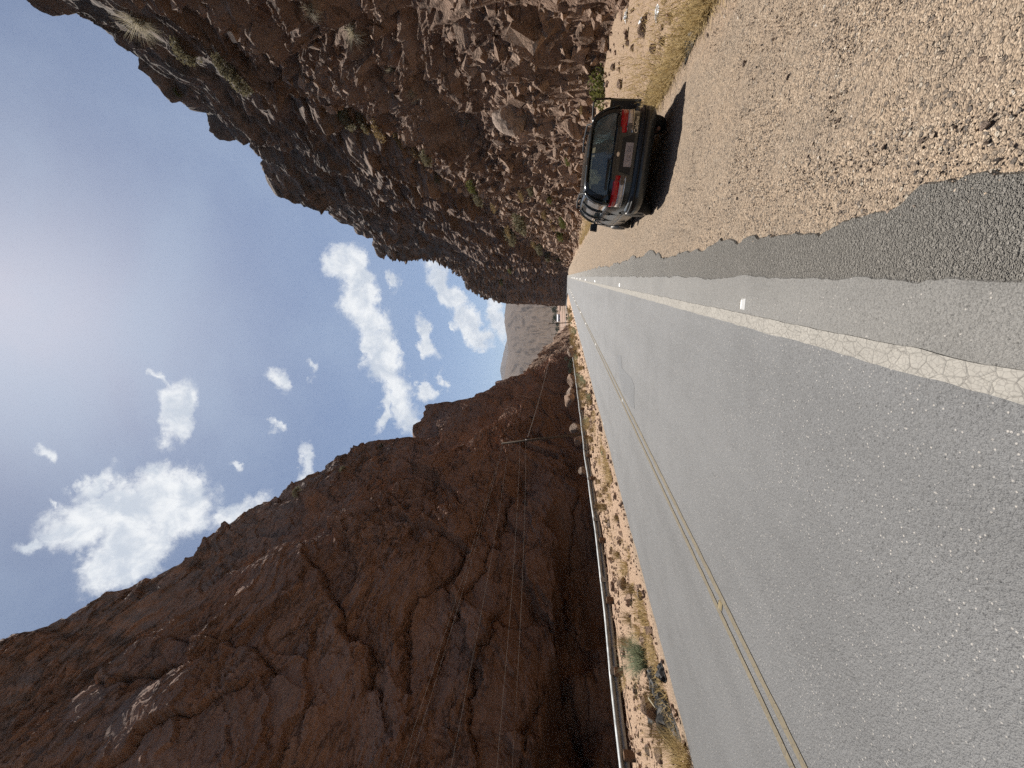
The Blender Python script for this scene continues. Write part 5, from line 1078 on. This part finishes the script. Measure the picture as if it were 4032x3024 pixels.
CL = [  # centre (px of the 2212-wide picture), half axis vector px, other half width px, gain
    ((740, 570), (22, 45), 48, 1.0), ((775, 650), (25, 75), 42, 1.0), ((820, 760), (30, 75), 34, 1.0), ((865, 860), (30, 60), 36, 1.0), ((818, 885), (-5, 45), 16, 0.75), ((852, 608), (8, 22), 14, 0.7),
    ((965, 625), (32, 52), 24, 1.0), ((1015, 700), (35, 52), 26, 1.0), ((1078, 690), (10, 48), 22, 0.9), ((912, 730), (16, 50), 18, 0.85), ((925, 845), (4, 26), 16, 0.8), ((956, 825), (4, 22), 9, 0.6),
    ((384, 885), (-12, 66), 36, 1.0), ((345, 815), (18, 20), 10, 0.5), ((255, 1110), (-160, 40), 62, 1.0), ((370, 1090), (-100, 20), 80, 1.0), ((270, 1200), (-90, 70), 55, 1.0), ((210, 1050), (60, -40), 22, 0.7),
    ((75, 1175), (50, -8), 16, 0.7), ((92, 985), (20, 24), 15, 0.6), ((605, 830), (18, 32), 20, 0.55), ((665, 795), (14, 20), 10, 0.5), ((600, 915), (16, 14), 12, 0.55), ((655, 1005), (12, 45), 18, 0.65), ((520, 1110), (60, -40), 30, 0.75), ((505, 1000), (12, 14), 8, 0.5),
    ((110, 1085), (12, 20), 9, 0.5), ((985, 715), (10, 20), 6, 0.5), ((1110, 780), (10, 40), 12, 0.5)]
# sky chart: gnomonic plane around one fixed direction of the sky
a_, b_, c_ = wdot(DIR, rt), wdot(DIR, up), wm('MAXIMUM', wdot(DIR, fw), 0.02)
cb = wn.new('ShaderNodeCombineXYZ'); WL(wm('DIVIDE', a_, c_), cb.inputs[0]); WL(wm('DIVIDE', b_, c_), cb.inputs[1]); SK = cb.outputs[0]
def wwarp(vec, scale, amt, det, rough):
    n = wn.new('ShaderNodeTexNoise'); n.inputs['Scale'].default_value = scale; n.inputs['Detail'].default_value = det; n.inputs['Roughness'].default_value = rough; WL(SK, n.inputs['Vector'])
    v = wn.new('ShaderNodeVectorMath'); v.operation = 'SUBTRACT'; WL(n.outputs['Color'], v.inputs[0]); v.inputs[1].default_value = (0.5, 0.5, 0.5)
    m2 = wn.new('ShaderNodeVectorMath'); m2.operation = 'MULTIPLY_ADD'; WL(v.outputs[0], m2.inputs[0]); m2.inputs[1].default_value = (amt, amt, 0); WL(vec, m2.inputs[2]); return m2.outputs[0]
SK2 = wwarp(wwarp(SK, 9.0, 0.11, 2, 0.5), 34.0, 0.060, 6, 0.68)
dens = None
for (cx, cy), ax, hw, gn in CL:
    ln = math.hypot(*ax); F2 = FPX / KK
    mp = wn.new('ShaderNodeMapping'); mp.vector_type = 'TEXTURE'; WL(SK2, mp.inputs[0])
    mp.inputs['Location'].default_value = ((829.5 - cy) / F2, -(cx - 1106) / F2, 0)
    mp.inputs['Rotation'].default_value = (0, 0, math.atan2(-ax[0], -ax[1])); mp.inputs['Scale'].default_value = (ln / F2, hw / F2, 1)
    lv = wn.new('ShaderNodeVectorMath'); lv.operation = 'LENGTH'; WL(mp.outputs[0], lv.inputs[0])
    n = wn.new('ShaderNodeMath'); n.operation = 'MULTIPLY_ADD'; WL(lv.outputs['Value'], n.inputs[0]); n.inputs[1].default_value = -gn; n.inputs[2].default_value = 1.40 * gn
    dens = n.outputs[0] if dens is None else wm('MAXIMUM', dens, n.outputs[0])
dens = wm('MAXIMUM', dens, 0.0)
n1 = wnoise(26, 7, 0.68, dist=0.2)
dd = wm('ADD', wm('MINIMUM', dens, 0.9), wm('MULTIPLY', wm('SUBTRACT', n1, 0.5), wmap(dens, 0.0, 0.3, 0.0, 1.5)))
alpha = wmap(dd, 0.10, 0.78)
n3 = wnoise(21, 7, 0.62, off=(0.03, -0.02, -0.05), dist=0.3); shade = wmap(wm('ADD', wm('MULTIPLY', n3, 1.3), wm('MULTIPLY', dd, 0.16)), 0.56, 0.98)
cm = wn.new('ShaderNodeMix'); cm.data_type = 'RGBA'; WL(shade, cm.inputs[0]); cm.inputs[6].default_value = (9.6, 9.8, 10.0, 1); cm.inputs[7].default_value = (6.3, 6.9, 7.8, 1)
# thin high veil, thicker towards the sun
nc = wnoise(2.4, 6, 0.55, (1.0, 1.0, 1.6), 0.3); ns = wmap(wdot(DIR, sund), 0.70, 1.0)
zd = wdot(DIR, (0, 0, 1)); veil = wm('ADD', wm('MULTIPLY', wmap(nc, 0.36, 0.76), wm('ADD', 0.07, wm('MULTIPLY', ns, 0.38))), 0.04)
vm = wn.new('ShaderNodeMix'); vm.data_type = 'RGBA'; WL(veil, vm.inputs[0]); WL(sky.outputs[0], vm.inputs[6]); vm.inputs[7].default_value = (5.0, 6.1, 7.6, 1)
fm = wn.new('ShaderNodeMix'); fm.data_type = 'RGBA'; WL(alpha, fm.inputs[0]); WL(vm.outputs[2], fm.inputs[6]); WL(cm.outputs[2], fm.inputs[7])
WL(fm.outputs[2], bg.inputs[0]); bg.inputs[1].default_value = 0.058
scene.cycles.use_adaptive_sampling = True; scene.cycles.adaptive_threshold = 0.012; scene.cycles.use_denoising = False
scene.view_settings.view_transform = 'Standard'; scene.view_settings.look = 'None'; scene.view_settings.exposure = 0.72; scene.view_settings.gamma = 1.0
scene.cycles.max_bounces = 6; scene.cycles.diffuse_bounces = 3; scene.cycles.transparent_max_bounces = 10
hz = NT('haze_air'); hz.n.remove(hz.b); pv = hz.N('VolumePrincipled'); pv.inputs['Density'].default_value = 6e-5; pv.inputs['Color'].default_value = (0.80, 0.88, 1.0, 1); pv.inputs['Anisotropy'].default_value = 0.0
hz.L(pv.outputs[0], hz.n['Material Output'].inputs['Volume'])
b = MB(); b.box((0, 2600, 437), (9000, 6400, 904)); hzo = b.build('haze', hz.m); hzo['kind'] = 'stuff'; hzo['label'] = 'thin pale haze between the canyon and the distant mountains'; hzo['category'] = 'haze'
scene.cycles.sample_clamp_indirect = 3.0; scene.cycles.caustics_reflective = False; scene.cycles.caustics_refractive = False; scene.cycles.volume_bounces = 0; scene.cycles.volume_max_steps = 32
print('done', time.time() - T0)
